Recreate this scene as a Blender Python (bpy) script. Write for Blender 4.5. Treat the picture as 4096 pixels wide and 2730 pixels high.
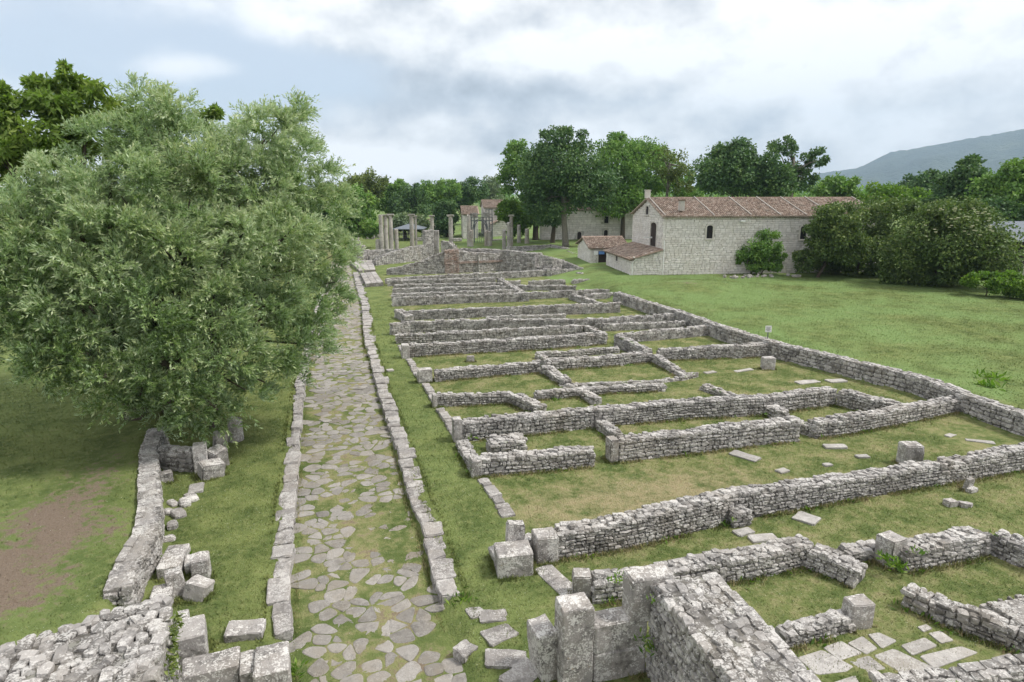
import bpy, bmesh, math, random
import numpy as np
from mathutils import Vector, Matrix, noise as mnoise

for o in list(bpy.data.objects): bpy.data.objects.remove(o)
sc = bpy.context.scene
COL = sc.collection
random.seed(7)
R = np.random.default_rng(11)

# ------------------------------------------------------------------ camera
CAM_H = 9.0
PITCH, YAW = math.radians(12.9), math.radians(16.9)     # down, to the right of the street (+Y)
FN, CX, CY = 2576.0, 2048.0, 1365.0                     # survey units: the 4096 x 2730 photograph
cd = bpy.data.cameras.new('camera'); cam = bpy.data.objects.new('camera', cd); COL.objects.link(cam)
cam.location = (0, 0, CAM_H); cam.rotation_euler = (math.pi/2 - PITCH, 0, -YAW)
cd.sensor_width = 36; cd.lens = FN/4096*36; cd.clip_start = .1; cd.clip_end = 30000
sc.camera = cam

# ------------------------------------------------------------------ survey: picture points of the photograph to metres
def ray(px, py):
    x, y, z = px-CX, -(py-CY), -FN
    cp, sp = math.cos(PITCH), math.sin(PITCH)
    f, up = -z*cp + y*sp, y*cp + z*sp                    # forward (level), up
    cy, sy = math.cos(YAW), math.sin(YAW)
    return Vector((x*cy + f*sy, -x*sy + f*cy, up))
def G(px, py, z=0.0):
    d = ray(px, py); t = (z-CAM_H)/d.z
    return Vector((d.x*t, d.y*t, z))
def P3(px, py, dist):
    d = ray(px, py); k = dist/math.hypot(d.x, d.y)
    return Vector((d.x*k, d.y*k, CAM_H + d.z*k))
def zat(p, py):                                          # height over ground point p seen at picture row py
    lo, hi = -2.0, 60.0
    for _ in range(40):
        m = (lo+hi)/2
        if proj((p.x, p.y, m))[1] > py: lo = m
        else: hi = m
    return (lo+hi)/2
def proj(p):
    x, y, z = p[0], p[1], p[2]-CAM_H
    cy, sy = math.cos(YAW), math.sin(YAW)
    f, r = x*sy + y*cy, x*cy - y*sy
    cp, sp = math.cos(PITCH), math.sin(PITCH)
    dep, up = f*cp - z*sp, f*sp + z*cp
    if dep < .05: dep = .05
    return CX + FN*r/dep, CY - FN*up/dep, dep

# ------------------------------------------------------------------ node helpers
def nd(nt, typ, ins=None, **at):
    n = nt.nodes.new(typ)
    for k, v in at.items(): setattr(n, k, v)
    for k, v in (ins or {}).items():
        s = n.inputs[k]
        if isinstance(v, bpy.types.NodeSocket): nt.links.new(v, s)
        else:
            try: s.default_value = v
            except Exception: s.default_value = (*v, 1) if len(v) == 3 else v[:3]
    return n
def M(nt, op, a, b=0.0, c=None, clamp=False):
    n = nt.nodes.new('ShaderNodeMath'); n.operation = op; n.use_clamp = clamp
    for i, v in enumerate((a, b, c)):
        if v is None: continue
        if isinstance(v, bpy.types.NodeSocket): nt.links.new(v, n.inputs[i])
        else: n.inputs[i].default_value = v
    return n.outputs[0]
def noise(nt, vec, scale, detail=4, rough=.55, dist=0.0):
    return nd(nt, 'ShaderNodeTexNoise', {'Vector': vec, 'Scale': scale, 'Detail': detail, 'Roughness': rough, 'Distortion': dist}).outputs['Fac']
def step(nt, v, a, b):
    n = nd(nt, 'ShaderNodeMapRange', {'Value': v, 'From Min': a, 'From Max': b}, interpolation_type='SMOOTHSTEP'); return n.outputs[0]
def mix(nt, f, a, b, mode='MIX'):
    n = nt.nodes.new('ShaderNodeMix'); n.data_type = 'RGBA'; n.blend_type = mode
    for s, v in ((n.inputs['Factor'], f), (n.inputs[6], a), (n.inputs[7], b)):
        if isinstance(v, bpy.types.NodeSocket): nt.links.new(v, s)
        elif isinstance(v, (int, float)): s.default_value = v
        else: s.default_value = (*v, 1)
    return n.outputs[2]
def ramp(nt, f, stops):
    n = nt.nodes.new('ShaderNodeValToRGB'); nt.links.new(f, n.inputs[0]); e = n.color_ramp.elements
    while len(e) < len(stops): e.new(.5)
    for i, (p, c) in enumerate(stops):
        e[i].position = p; e[i].color = (*c, 1)
    return n.outputs[0]
def newmat(name):
    m = bpy.data.materials.new(name); m.use_nodes = True; nt = m.node_tree; nt.nodes.clear()
    out = nt.nodes.new('ShaderNodeOutputMaterial')
    return m, nt, out

# ------------------------------------------------------------------ world: nishita sky with a broken cloud deck
SKY_BASE = .835
SUN_AZ, SUN_EL = math.radians(108), math.radians(54)     # clockwise from the street direction
w = bpy.data.worlds.new('World'); sc.world = w; w.use_nodes = True
nt = w.node_tree; nt.nodes.clear()
tc = nd(nt, 'ShaderNodeTexCoord').outputs['Generated']
sep = nd(nt, 'ShaderNodeSeparateXYZ', {0: tc})
X, Y, Z = sep.outputs
U = M(nt, 'ARCTAN2', X, Y)
hor = M(nt, 'SQRT', M(nt, 'ADD', M(nt, 'MULTIPLY', X, X), M(nt, 'MULTIPLY', Y, Y)))
V = M(nt, 'ARCTAN2', Z, hor)
def uv(px, py):
    d = ray(px, py); return math.atan2(d.x, d.y), math.atan2(d.z, math.hypot(d.x, d.y))
nv = nd(nt, 'ShaderNodeCombineXYZ', {0: X, 1: Y, 2: M(nt, 'MULTIPLY', Z, 1.5)}).outputs[0]
warp = nd(nt, 'ShaderNodeTexNoise', {'Vector': nv, 'Scale': 4.0, 'Detail': 3}).outputs['Color']
wv = nd(nt, 'ShaderNodeVectorMath', {0: warp, 1: (-.5, -.5, -.5)}, operation='ADD').outputs[0]
def gauss(px, py, sx, sy, wob=.16):
    u0, v0 = uv(px, py); su, sv = sx/FN, sy/FN
    s = nd(nt, 'ShaderNodeSeparateXYZ', {0: wv})
    a = M(nt, 'DIVIDE', M(nt, 'ADD', M(nt, 'SUBTRACT', U, u0), M(nt, 'MULTIPLY', s.outputs[0], wob*2)), su)
    b = M(nt, 'DIVIDE', M(nt, 'ADD', M(nt, 'SUBTRACT', V, v0), M(nt, 'MULTIPLY', s.outputs[1], wob)), sv)
    e = M(nt, 'MULTIPLY', M(nt, 'ADD', M(nt, 'MULTIPLY', a, a), M(nt, 'MULTIPLY', b, b)), -1.0)
    return M(nt, 'EXPONENT', e)
n1 = noise(nt, nv, 4.2, 7, .56)
n2 = noise(nt, nv, 1.7, 2, .5)
n3 = noise(nt, nv, 11.0, 5, .58)
blue = M(nt, 'ADD', M(nt, 'MULTIPLY', gauss(300, 150, 900, 380, .1), .62), M(nt, 'MULTIPLY', gauss(1080, 300, 420, 140, .1), .45))
body = M(nt, 'ADD', M(nt, 'MULTIPLY', n1, .8), M(nt, 'MULTIPLY', n3, .25))
puff = M(nt, 'ADD', M(nt, 'MULTIPLY', gauss(800, 270, 230, 50, .05), .42), M(nt, 'MULTIPLY', gauss(1500, 660, 420, 60, .05), .25))
cover = step(nt, M(nt, 'ADD', M(nt, 'SUBTRACT', M(nt, 'ADD', body, .33), blue), puff), .18, .62)
dark = M(nt, 'ADD', M(nt, 'MULTIPLY', gauss(1720, 430, 520, 170, .12), .27), M(nt, 'MULTIPLY', gauss(2350, 330, 480, 95, .12), .24))
dark = M(nt, 'ADD', dark, M(nt, 'MULTIPLY', gauss(1750, 30, 560, 60, .1), .16))
bright = M(nt, 'ADD', M(nt, 'MULTIPLY', gauss(3250, 250, 1000, 300, .12), .07), M(nt, 'MULTIPLY', gauss(2750, 450, 520, 60, .1), .08))
bright = M(nt, 'ADD', bright, puff)
br = M(nt, 'ADD', M(nt, 'MULTIPLY', M(nt, 'SUBTRACT', n2, .5), .3), M(nt, 'MULTIPLY', M(nt, 'SUBTRACT', n3, .5), .34))
nv2 = nd(nt, 'ShaderNodeVectorMath', {0: nv, 1: (0.0, 0.0, .05)}, operation='ADD').outputs[0]
edge = M(nt, 'MULTIPLY', M(nt, 'SUBTRACT', n1, noise(nt, nv2, 4.2, 7, .56)), 1.9)
br = M(nt, 'ADD', M(nt, 'ADD', br, edge), M(nt, 'SUBTRACT', bright, dark))
br = M(nt, 'MINIMUM', M(nt, 'MAXIMUM', M(nt, 'ADD', br, SKY_BASE), .34), SKY_BASE + .13)
cloud = mix(nt, step(nt, br, .45, SKY_BASE), (.90, .935, 1.0), (1.0, .99, .985))
cloud = mix(nt, 1.0, cloud, nd(nt, 'ShaderNodeCombineXYZ', {0: br, 1: br, 2: br}).outputs[0], 'MULTIPLY')
cloud = mix(nt, 1.0, cloud, (10, 10, 10), 'MULTIPLY')
sky = nd(nt, 'ShaderNodeTexSky', sky_type='NISHITA', sun_disc=False, sun_elevation=SUN_EL, sun_rotation=SUN_AZ, altitude=550, air_density=1.0, dust_density=2.2, ozone_density=1.2).outputs[0]
pale = mix(nt, 1.0, sky, (1.25, 1.2, 1.15), 'MULTIPLY')
veil = mix(nt, .68, pale, (6.1, 6.5, 7.2))
skyc = mix(nt, cover, veil, cloud)
bg = nd(nt, 'ShaderNodeBackground', {'Color': skyc, 'Strength': .1})
nt.links.new(bg.outputs[0], nd(nt, 'ShaderNodeOutputWorld').inputs[0])
w.cycles.sampling_method = 'MANUAL'; w.cycles.sample_map_resolution = 256

ld = bpy.data.lights.new('sun', 'SUN'); ld.energy = 3.0; ld.angle = math.radians(11); ld.color = (1, .96, .9)
sun = bpy.data.objects.new('sun', ld); COL.objects.link(sun)
sd = Vector((math.sin(SUN_AZ)*math.cos(SUN_EL), math.cos(SUN_AZ)*math.cos(SUN_EL), math.sin(SUN_EL)))
sun.rotation_euler = sd.to_track_quat('Z', 'Y').to_euler(); sun.location = (0, 0, 60)

vs = sc.view_settings; vs.view_transform = 'Standard'; vs.look = 'None'; vs.exposure = .53; vs.gamma = 1; vs.use_curve_mapping = False
sc.render.engine = 'CYCLES'
cy_ = sc.cycles; cy_.max_bounces = 5; cy_.diffuse_bounces = 2; cy_.glossy_bounces = 1; cy_.transmission_bounces = 3; cy_.transparent_max_bounces = 4
cy_.volume_bounces = 0; cy_.use_denoising = True; cy_.use_adaptive_sampling = True; cy_.adaptive_threshold = .02
try: cy_.denoiser = 'OPENIMAGEDENOISE'
except Exception: pass
sc.render.use_persistent_data = False

# ------------------------------------------------------------------ object helpers
def link(name, data, loc=(0, 0, 0), parent=None, mat=None):
    o = bpy.data.objects.new(name, data); COL.objects.link(o); o.location = loc
    if parent is not None: o.parent = parent
    if mat is not None and data is not None and not data.materials: data.materials.append(mat)
    return o
def tag(o, label=None, cat=None, group=None, kind=None):
    if label: o['label'] = label
    if cat: o['category'] = cat
    if group: o['group'] = group
    if kind: o['kind'] = kind
    return o
def empty(name, loc, label=None, cat=None, group=None, rz=0):
    o = bpy.data.objects.new(name, None); COL.objects.link(o); o.location = loc; o.rotation_euler = (0, 0, rz); o.empty_display_size = .2
    return tag(o, label, cat, group)
def mesh_np(name, V, F, attrs=None, smooth=False, mat=None):
    """V (n,3); F list of arrays, each (m,k) of one polygon size"""
    me = bpy.data.meshes.new(name); V = np.asarray(V, np.float32)
    if not isinstance(F, list): F = [F]
    F = [np.asarray(f, np.int32) for f in F if len(f)]
    me.vertices.add(len(V)); me.vertices.foreach_set('co', V.ravel())
    idx = np.concatenate([f.ravel() for f in F]); tot = np.concatenate([np.full(len(f), f.shape[1], np.int32) for f in F])
    st = np.concatenate([[0], np.cumsum(tot)[:-1]]).astype(np.int32)
    me.loops.add(len(idx)); me.loops.foreach_set('vertex_index', idx)
    me.polygons.add(len(tot)); me.polygons.foreach_set('loop_start', st); me.polygons.foreach_set('loop_total', tot)
    me.polygons.foreach_set('use_smooth', np.full(len(tot), smooth))
    for k, a in (attrs or {}).items():
        at = me.attributes.new(k, 'FLOAT', 'POINT'); at.data.foreach_set('value', np.asarray(a, np.float32))
    me.update(calc_edges=True)
    if mat: me.materials.append(mat)
    return me
BOXF = np.array([(0, 3, 2, 1), (4, 5, 6, 7), (0, 1, 5, 4), (1, 2, 6, 5), (2, 3, 7, 6), (3, 0, 4, 7)])
class MB:
    """collects boxes, tubes and prisms into one mesh"""
    def __init__(s): s.v = []; s.f = {}
    def _f(s, faces):
        for f in faces: s.f.setdefault(len(f), []).append(tuple(f))
    def box8(s, pts):
        b = len(s.v); s.v += [tuple(p) for p in pts]; s._f([[b+i for i in f] for f in BOXF])
    def box(s, c, d, rz=0):
        cx, cy, cz = c; dx, dy, dz = d[0]/2, d[1]/2, d[2]/2; ca, sa = math.cos(rz), math.sin(rz)
        q = [(-dx, -dy), (dx, -dy), (dx, dy), (-dx, dy)]
        s.box8([(cx+x*ca-y*sa, cy+x*sa+y*ca, cz+z) for z in (-dz, dz) for x, y in q])
    def tube(s, pts, rad, n=7, cap=True):
        pts = [Vector(p) for p in pts]; b0 = len(s.v)
        if not hasattr(rad, '__len__'): rad = [rad]*len(pts)
        for i, p in enumerate(pts):
            t = (pts[min(i+1, len(pts)-1)] - pts[max(i-1, 0)]).normalized()
            a = t.cross(Vector((.31, .87, .13))).normalized(); c = t.cross(a)
            for k in range(n):
                q = 2*math.pi*k/n; s.v.append(tuple(p + (a*math.cos(q) + c*math.sin(q))*rad[i]))
        for i in range(len(pts)-1):
            for k in range(n):
                a, c = b0+i*n+k, b0+i*n+(k+1) % n
                s._f([(a, c, c+n, a+n)])
        if cap: s._f([[b0+k for k in range(n)][::-1], [b0+(len(pts)-1)*n+k for k in range(n)]])
    def poly(s, pts): b = len(s.v); s.v += [tuple(p) for p in pts]; s._f([[b+i for i in range(len(pts))]])
    def prism(s, pts, z0, z1):
        b = len(s.v); n = len(pts)
        s.v += [(p[0], p[1], z0) for p in pts] + [(p[0], p[1], z1) for p in pts]
        s._f([[b+i for i in range(n)][::-1], [b+n+i for i in range(n)]] + [[b+i, b+(i+1) % n, b+n+(i+1) % n, b+n+i] for i in range(n)])
    def build(s, name, mat, parent=None, loc=None, smooth=False):
        o = loc if loc is not None else (0, 0, 0)
        V = np.array(s.v, float)
        me = mesh_np(name, V, [np.array(f) for f in s.f.values()], smooth=smooth, mat=mat)
        return link(name, me, o, parent)

# ------------------------------------------------------------------ materials
def pos(nt): return nd(nt, 'ShaderNodeNewGeometry').outputs['Position']
def attr(nt, name): return nd(nt, 'ShaderNodeAttribute', attribute_name=name).outputs['Fac']
def rnd01(nt):
    a = M(nt, 'ADD', attr(nt, 'rnd'), nd(nt, 'ShaderNodeObjectInfo').outputs['Random'])
    return M(nt, 'FRACT', M(nt, 'MULTIPLY', a, 1.0))
def stone_mat(name, lo, hi, lichen=.5, stain=.5, warm=(.30, .25, .18), warmth=.25, bump=.5, scale=1.0, moss=0.0):
    m, nt, out = newmat(name); p = pos(nt)
    r = rnd01(nt)
    c = mix(nt, r, lo, hi)
    c = mix(nt, M(nt, 'MULTIPLY', step(nt, M(nt, 'ADD', M(nt, 'MULTIPLY', noise(nt, p, 1.3*scale, 4), .6), M(nt, 'MULTIPLY', noise(nt, p, .17*scale, 2), .5)), .48, .72), warmth), c, warm)
    n1 = noise(nt, p, 9*scale, 6, .65); nb_ = noise(nt, p, 1.6*scale, 4, .6)
    c = mix(nt, M(nt, 'MULTIPLY', step(nt, M(nt, 'ADD', M(nt, 'MULTIPLY', n1, .5), M(nt, 'MULTIPLY', nb_, .5)), .47, .64), stain), c, tuple(x*.32 for x in lo))
    sp = M(nt, 'ADD', M(nt, 'MULTIPLY', noise(nt, p, 30*scale, 2, .5), .55), M(nt, 'MULTIPLY', noise(nt, p, 11*scale, 3, .6), .45)); pt = noise(nt, p, 2.1*scale, 4, .6)
    l = M(nt, 'MULTIPLY', step(nt, M(nt, 'ADD', sp, M(nt, 'MULTIPLY', pt, .6)), .80, .90), lichen)
    c = mix(nt, l, c, (.66, .64, .61))
    oc = M(nt, 'MULTIPLY', step(nt, noise(nt, p, 6.5*scale, 3), .70, .76), .35*lichen)
    c = mix(nt, oc, c, (.36, .21, .05))
    if moss: c = mix(nt, M(nt, 'MULTIPLY', step(nt, noise(nt, p, 2.1*scale, 5), .56, .66), moss), c, (.07, .085, .025))
    b = nd(nt, 'ShaderNodeBump', {'Strength': bump, 'Distance': .03, 'Height': M(nt, 'ADD', noise(nt, p, 34*scale, 5, .7), M(nt, 'MULTIPLY', n1, .8))})
    s = nd(nt, 'ShaderNodeBsdfPrincipled', {'Base Color': c, 'Roughness': .92, 'Normal': b.outputs[0]}); s.inputs['Specular IOR Level'].default_value = .2
    nt.links.new(s.outputs[0], out.inputs[0]); return m
RUB = stone_mat('rubble limestone', (.155, .147, .140), (.42, .398, .382), .62, .6, bump=.7)
CAPM = stone_mat('pebbly mortar cap', (.27, .255, .245), (.36, .34, .325), .5, .6, bump=1.0)
MORT = stone_mat('old mortar', (.115, .108, .098), (.165, .155, .142), .35, .5, bump=.8, moss=.25)
HEWN = stone_mat('hewn limestone', (.255, .238, .226), (.36, .338, .322), .75, .75, bump=.55)
KERB = stone_mat('kerb limestone', (.22, .205, .195), (.34, .32, .305), .4, .5, bump=.6)
SLABM = stone_mat('pale floor slab', (.29, .275, .26), (.42, .40, .38), .3, .35, bump=.5)
PAVE = stone_mat('paving stone', (.185, .172, .156), (.30, .28, .258), .10, .35, bump=.45, warm=(.22, .18, .12), warmth=.45)
BARN = stone_mat('barn limestone', (.62, .588, .565), (.79, .755, .73), .2, .2, warm=(.55, .48, .40), warmth=.3, bump=.4)
BMORT = stone_mat('barn mortar', (.42, .40, .37), (.48, .46, .43), .2, .25, bump=.4)
COLM = stone_mat('column limestone', (.27, .25, .235), (.44, .41, .38), .35, .55, warmth=.5, bump=.4, scale=.7)
BRICK = stone_mat('thin brick', (.22, .175, .15), (.36, .30, .265), .4, .4, warm=(.33, .20, .15), warmth=.5, bump=.5)
def tile_mat():
    m, nt, out = newmat('clay roof tile'); p = pos(nt); r = rnd01(nt)
    c = ramp(nt, r, [(0, (.15, .105, .082)), (.35, (.25, .185, .148)), (.7, (.34, .265, .215)), (1, (.42, .36, .31))])
    c = mix(nt, M(nt, 'MULTIPLY', step(nt, noise(nt, p, 1.1, 4), .48, .7), .55), c, (.13, .115, .09))
    c = mix(nt, M(nt, 'MULTIPLY', step(nt, noise(nt, p, 9, 4), .6, .72), .5), c, (.40, .38, .33))
    s = nd(nt, 'ShaderNodeBsdfPrincipled', {'Base Color': c, 'Roughness': .9}); s.inputs['Specular IOR Level'].default_value = .2
    nt.links.new(s.outputs[0], out.inputs[0]); return m
TILE = tile_mat()
def plain(name, col, rough=.8, metal=0.0, var=.12, scale=3.0, bump=0.0):
    m, nt, out = newmat(name); p = pos(nt)
    n = noise(nt, p, scale, 5, .6)
    c = mix(nt, n, tuple(x*(1-var*2) for x in col), tuple(min(1, x*(1+var*2)) for x in col))
    ins = {'Base Color': c, 'Roughness': rough, 'Metallic': metal}
    if bump: ins['Normal'] = nd(nt, 'ShaderNodeBump', {'Strength': bump, 'Distance': .02, 'Height': noise(nt, p, scale*8, 4)}).outputs[0]
    s = nd(nt, 'ShaderNodeBsdfPrincipled', ins); s.inputs['Specular IOR Level'].default_value = .3
    nt.links.new(s.outputs[0], out.inputs[0]); return m
DARK = plain('dark opening', (.012, .011, .012), .6)
WOODD = plain('dark door wood', (.03, .02, .018), .7)
STEEL = plain('grey steel', (.16, .17, .18), .55, .6)
SHEET = plain('grey sheet roof', (.15, .17, .20), .5, .3, .08)
PAINT = plain('white paint', (.75, .75, .74), .6, 0, .03)
BLUEP = plain('blue print', (.12, .25, .55), .6, 0, .03)
INK = plain('dark print', (.03, .03, .03), .7)
POST = plain('weathered post', (.42, .40, .36), .8)
BARK = plain('bark', (.085, .068, .052), .95, 0, .35, 6, .9)
BARKG = plain('pale bark', (.17, .155, .13), .95, 0, .3, 5, .9)
WATERP = plain('plaster', (.55, .52, .48), .9, 0, .1)

def grass_color(nt):
    """one colour field for the turf, read by the ground and by the blades that stand on it"""
    p = pos(nt); dry, dirt, lush = attr(nt, 'dry'), attr(nt, 'dirt'), attr(nt, 'lush')
    n0, n1, n2, n3 = noise(nt, p, .22, 3), noise(nt, p, .9, 5, .6), noise(nt, p, 4.5, 5, .65), noise(nt, p, 22, 3, .6)
    g = mix(nt, step(nt, n1, .3, .7), (0.077, 0.107, 0.033), (0.163, 0.194, 0.066))
    g = mix(nt, M(nt, 'MULTIPLY', step(nt, n2, .45, .7), .6), g, (0.201, 0.218, 0.089))
    g = mix(nt, M(nt, 'MULTIPLY', lush, step(nt, M(nt, 'ADD', n0, M(nt, 'MULTIPLY', n1, .4)), .45, .95)), g, (0.154, 0.225, 0.079))
    d = M(nt, 'ADD', M(nt, 'MULTIPLY', dry, 1.0), M(nt, 'MULTIPLY', M(nt, 'SUBTRACT', M(nt, 'ADD', n1, M(nt, 'MULTIPLY', n2, .6)), .82), 1.5))
    straw = mix(nt, n3, (.20, .165, .085), (.36, .31, .19))
    g = mix(nt, step(nt, d, .25, 1.0), g, straw)
    e = M(nt, 'ADD', dirt, M(nt, 'MULTIPLY', M(nt, 'SUBTRACT', M(nt, 'ADD', n2, M(nt, 'MULTIPLY', n1, .7)), .87), 1.7))
    soil = mix(nt, n3, (.115, .086, .064), (.225, .178, .138))
    return mix(nt, step(nt, e, .42, .85), g, soil), n2, n3
def ground_mat():
    m, nt, out = newmat('turf ground'); c, n2, n3 = grass_color(nt)
    hgt = M(nt, 'ADD', M(nt, 'MULTIPLY', n2, .6), n3)
    b = nd(nt, 'ShaderNodeBump', {'Strength': .9, 'Distance': .05, 'Height': hgt})
    s = nd(nt, 'ShaderNodeBsdfPrincipled', {'Base Color': c, 'Roughness': 1, 'Normal': b.outputs[0]}); s.inputs['Specular IOR Level'].default_value = .1
    nt.links.new(s.outputs[0], out.inputs[0]); return m
GROUND = ground_mat()
def blade_mat():
    m, nt, out = newmat('grass blades'); c, n2, n3 = grass_color(nt)
    c = mix(nt, attr(nt, 'rnd'), mix(nt, 1.0, c, (.85, .88, .82), 'MULTIPLY'), mix(nt, 1.0, c, (1.5, 1.42, 1.35), 'MULTIPLY'))
    c = mix(nt, attr(nt, 'flower'), c, (.62, .63, .54))
    nn = nd(nt, 'ShaderNodeVectorMath', {0: nd(nt, 'ShaderNodeNewGeometry').outputs['Normal'], 1: (0, 0, 2.2)}, operation='ADD').outputs[0]
    nn = nd(nt, 'ShaderNodeVectorMath', {0: nn}, operation='NORMALIZE').outputs[0]
    d = nd(nt, 'ShaderNodeBsdfDiffuse', {'Color': c, 'Normal': nn}); t = nd(nt, 'ShaderNodeBsdfTranslucent', {'Color': c})
    nt.links.new(nd(nt, 'ShaderNodeMixShader', {0: .2, 1: d.outputs[0], 2: t.outputs[0]}).outputs[0], out.inputs[0]); return m
BLADE = blade_mat()
def leaf_mat(name, stops, back=None, trans=.3, gloss=.25, rough=.5, patch=.35, tint=(1.25, 1.4, .75)):
    m, nt, out = newmat(name)
    r = attr(nt, 'rnd'); c = ramp(nt, r, stops)
    n = noise(nt, pos(nt), .45, 3)
    c = mix(nt, M(nt, 'MULTIPLY', step(nt, n, .42, .68), patch), c, mix(nt, 1.0, c, (1.35, 1.15, .7), 'MULTIPLY'))
    if back:
        c = mix(nt, M(nt, 'MULTIPLY', nd(nt, 'ShaderNodeNewGeometry').outputs['Backfacing'], .55), c, back)
    s = nd(nt, 'ShaderNodeBsdfPrincipled', {'Base Color': c, 'Roughness': rough}); s.inputs['Specular IOR Level'].default_value = gloss
    t = nd(nt, 'ShaderNodeBsdfTranslucent', {'Color': mix(nt, 1.0, c, tint, 'MULTIPLY')})
    nt.links.new(nd(nt, 'ShaderNodeMixShader', {0: trans, 1: s.outputs[0], 2: t.outputs[0]}).outputs[0], out.inputs[0]); return m
L_WILLOW = leaf_mat('willow leaf', [(0, (.072, .122, .038)), (.45, (.165, .258, .080)), (.8, (.340, .410, .200)), (1, (.46, .52, .34))], back=(.46, .58, .40), trans=.38, gloss=.45, rough=.42, patch=.2, tint=(1.1, 1.2, .85))
L_WALNUT = leaf_mat('walnut leaf', [(0, (.085, .145, .03)), (.6, (.165, .245, .055)), (1, (.27, .34, .10))], trans=.48)
L_ELDER = leaf_mat('elder leaf', [(0, (0.048, 0.085, 0.025)), (.6, (0.106, 0.163, 0.046)), (1, (0.207, 0.253, 0.081))], trans=.25, patch=.15)
L_BRIGHT = leaf_mat('bright broad leaf', [(0, (0.057, 0.122, 0.020)), (.6, (0.122, 0.220, 0.033)), (1, (0.211, 0.309, 0.057))], trans=.4)
L_DARK = leaf_mat('dark broad leaf', [(0, (0.038, 0.085, 0.034)), (.6, (0.082, 0.156, 0.056)), (1, (0.153, 0.235, 0.082))], trans=.22)
L_MID = leaf_mat('green leaf', [(0, (0.071, 0.148, 0.035)), (.6, (0.139, 0.254, 0.060)), (1, (0.254, 0.381, 0.101))], trans=.28)
L_OLIVE = leaf_mat('olive green leaf', [(0, (0.069, 0.098, 0.027)), (.6, (0.137, 0.186, 0.047)), (1, (0.254, 0.293, 0.088))], trans=.25, patch=.12)
L_PALE = leaf_mat('pale grey green leaf', [(0, (0.098, 0.146, 0.081)), (.6, (0.179, 0.244, 0.139)), (1, (0.276, 0.341, 0.211))], trans=.25)
FLOW = plain('cream blossom', (.62, .60, .44), .8)

# ------------------------------------------------------------------ lines of the place, from the survey
def line(pts, z=0.0):
    q = [G(x, y, z) for x, y in pts]; q.sort(key=lambda p: p.y)
    return np.array([p.y for p in q]), np.array([p.x for p in q])
RL = line([(1160, 2640), (1160, 2580), (1167, 2350), (1170, 2200), (1180, 2000), (1195, 1850), (1205, 1700), (1215, 1600), (1222, 1540), (1262, 1300), (1300, 1150), (1305, 1060)])
RR = line([(1790, 2500), (1762, 2400), (1744, 2349), (1701, 2175), (1679, 2088), (1648, 2027), (1622, 1940), (1588, 1809), (1553, 1705), (1509, 1565), (1474, 1417), (1457, 1365), (1450, 1280), (1445, 1215), (1427, 1160), (1417, 1115), (1405, 1070), (1390, 1040)])
RW = line([(400, 2357), (470, 2218), (540, 2114), (550, 1974), (557, 1818), (592, 1687)], .75)      # left edge of the retaining wall
BACK_T = [(2455, 1168), (2570, 1205), (2720, 1250), (2860, 1300), (3090, 1370), (3345, 1430), (3660, 1503), (3860, 1580), (4096, 1660), (4400, 1760)]
RB = line(BACK_T, .85)
MND = G(2760, 1150, .8)
def xi(L, y): return np.interp(y, L[0], L[1])
def sst(a, b, x):
    t = np.clip((x-a)/(b-a), 0, 1); return t*t*(3-2*t)
def wob(x, y, k, s):
    return np.sin(x*k+s)*np.sin(y*k*1.13+s*2.3) + .5*np.sin(x*k*2.3+s*1.7+y*k*.9) + .3*np.sin(y*k*3.1-x*k*1.4+s)
def terrain(x, y):
    x = np.asarray(x, float); y = np.asarray(y, float)
    l, r = xi(RL, y), xi(RR, y)
    road = sst(-.32, -.02, x-l)*(1-sst(.02, .32, x-r))*(1-sst(95, 100, y))
    z = -.2*road
    lw = xi(RW, y); z = z + .62*(1-sst(.1, .55, x-lw))*sst(-2, 0, 60-np.abs(y-20))
    rb = xi(RB, y); wd = np.where(y > 48, .4+np.clip(y-48, 0, 40)*.35, .4)
    z = z + .78*sst(.05, 1, (x-rb)/wd)
    z = z + .55*np.exp(-((x-MND.x)/4.5)**2-((y-MND.y)/4.0)**2)                 # earth mound in front of the barn
    far = sst(130, 400, np.hypot(x, y)); z = z + .012*wob(x, y, 1.1, .4) + .03*wob(x, y, .25, 1.3)
    return z + far*1.5
def grid_axis(lo, a, b, hi, d, k=1.22):
    m = list(np.arange(a, b, d)); s = d; q = a; left = []
    while q > lo: s *= k; q -= s; left.append(q)
    s = d; q = m[-1]; right = []
    while q < hi: s *= k; q += s; right.append(q)
    return np.array(left[::-1] + m + right)
gx, gy = grid_axis(-9000, -14, 44, 12000, .3), grid_axis(-400, 6, 75, 14000, .36)
GX, GY = np.meshgrid(gx, gy); GZ = terrain(GX, GY)
def zones(x, y):
    """dry, dirt, lush: what grows where"""
    l, r, lw, rb = xi(RL, y), xi(RR, y), xi(RW, y), xi(RB, y)
    room = sst(1.6, 3.0, x-r)*(1-sst(-.2, .2, x-rb))*(1-sst(70, 78, y))
    dry = .36*room + .08
    dry = dry + .40*np.exp(-((x-9.3)/3.8)**2-((y-16.2)/1.3)**2)
    road = sst(-.1, .2, x-l)*(1-sst(-.2, .1, x-r))
    dry = np.maximum(dry, .52*road)
    dirt = .34*road
    bank = 1-sst(-.3, .3, x-lw)
    dirt = dirt + bank*((.72+.22*wob(x, y, 1.9, .7))*np.exp(-((x+7.2)/2.3)**2-((y-16.2)/3.8)**2) + .5*np.exp(-((x+6.9)/.9)**2-((y-20.5)/3.5)**2) + .12)
    dirt = dirt + .5*np.exp(-((x-MND.x)/3.6)**2-((y-MND.y)/3.0)**2)
    field = sst(-.2, .2, x-rb); lush = field*1.0 + .25*sst(0, .5, x-r)*(1-room) + .25*bank
    dry = dry*(1-field) + field*.16
    return dry, dirt, lush
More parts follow.
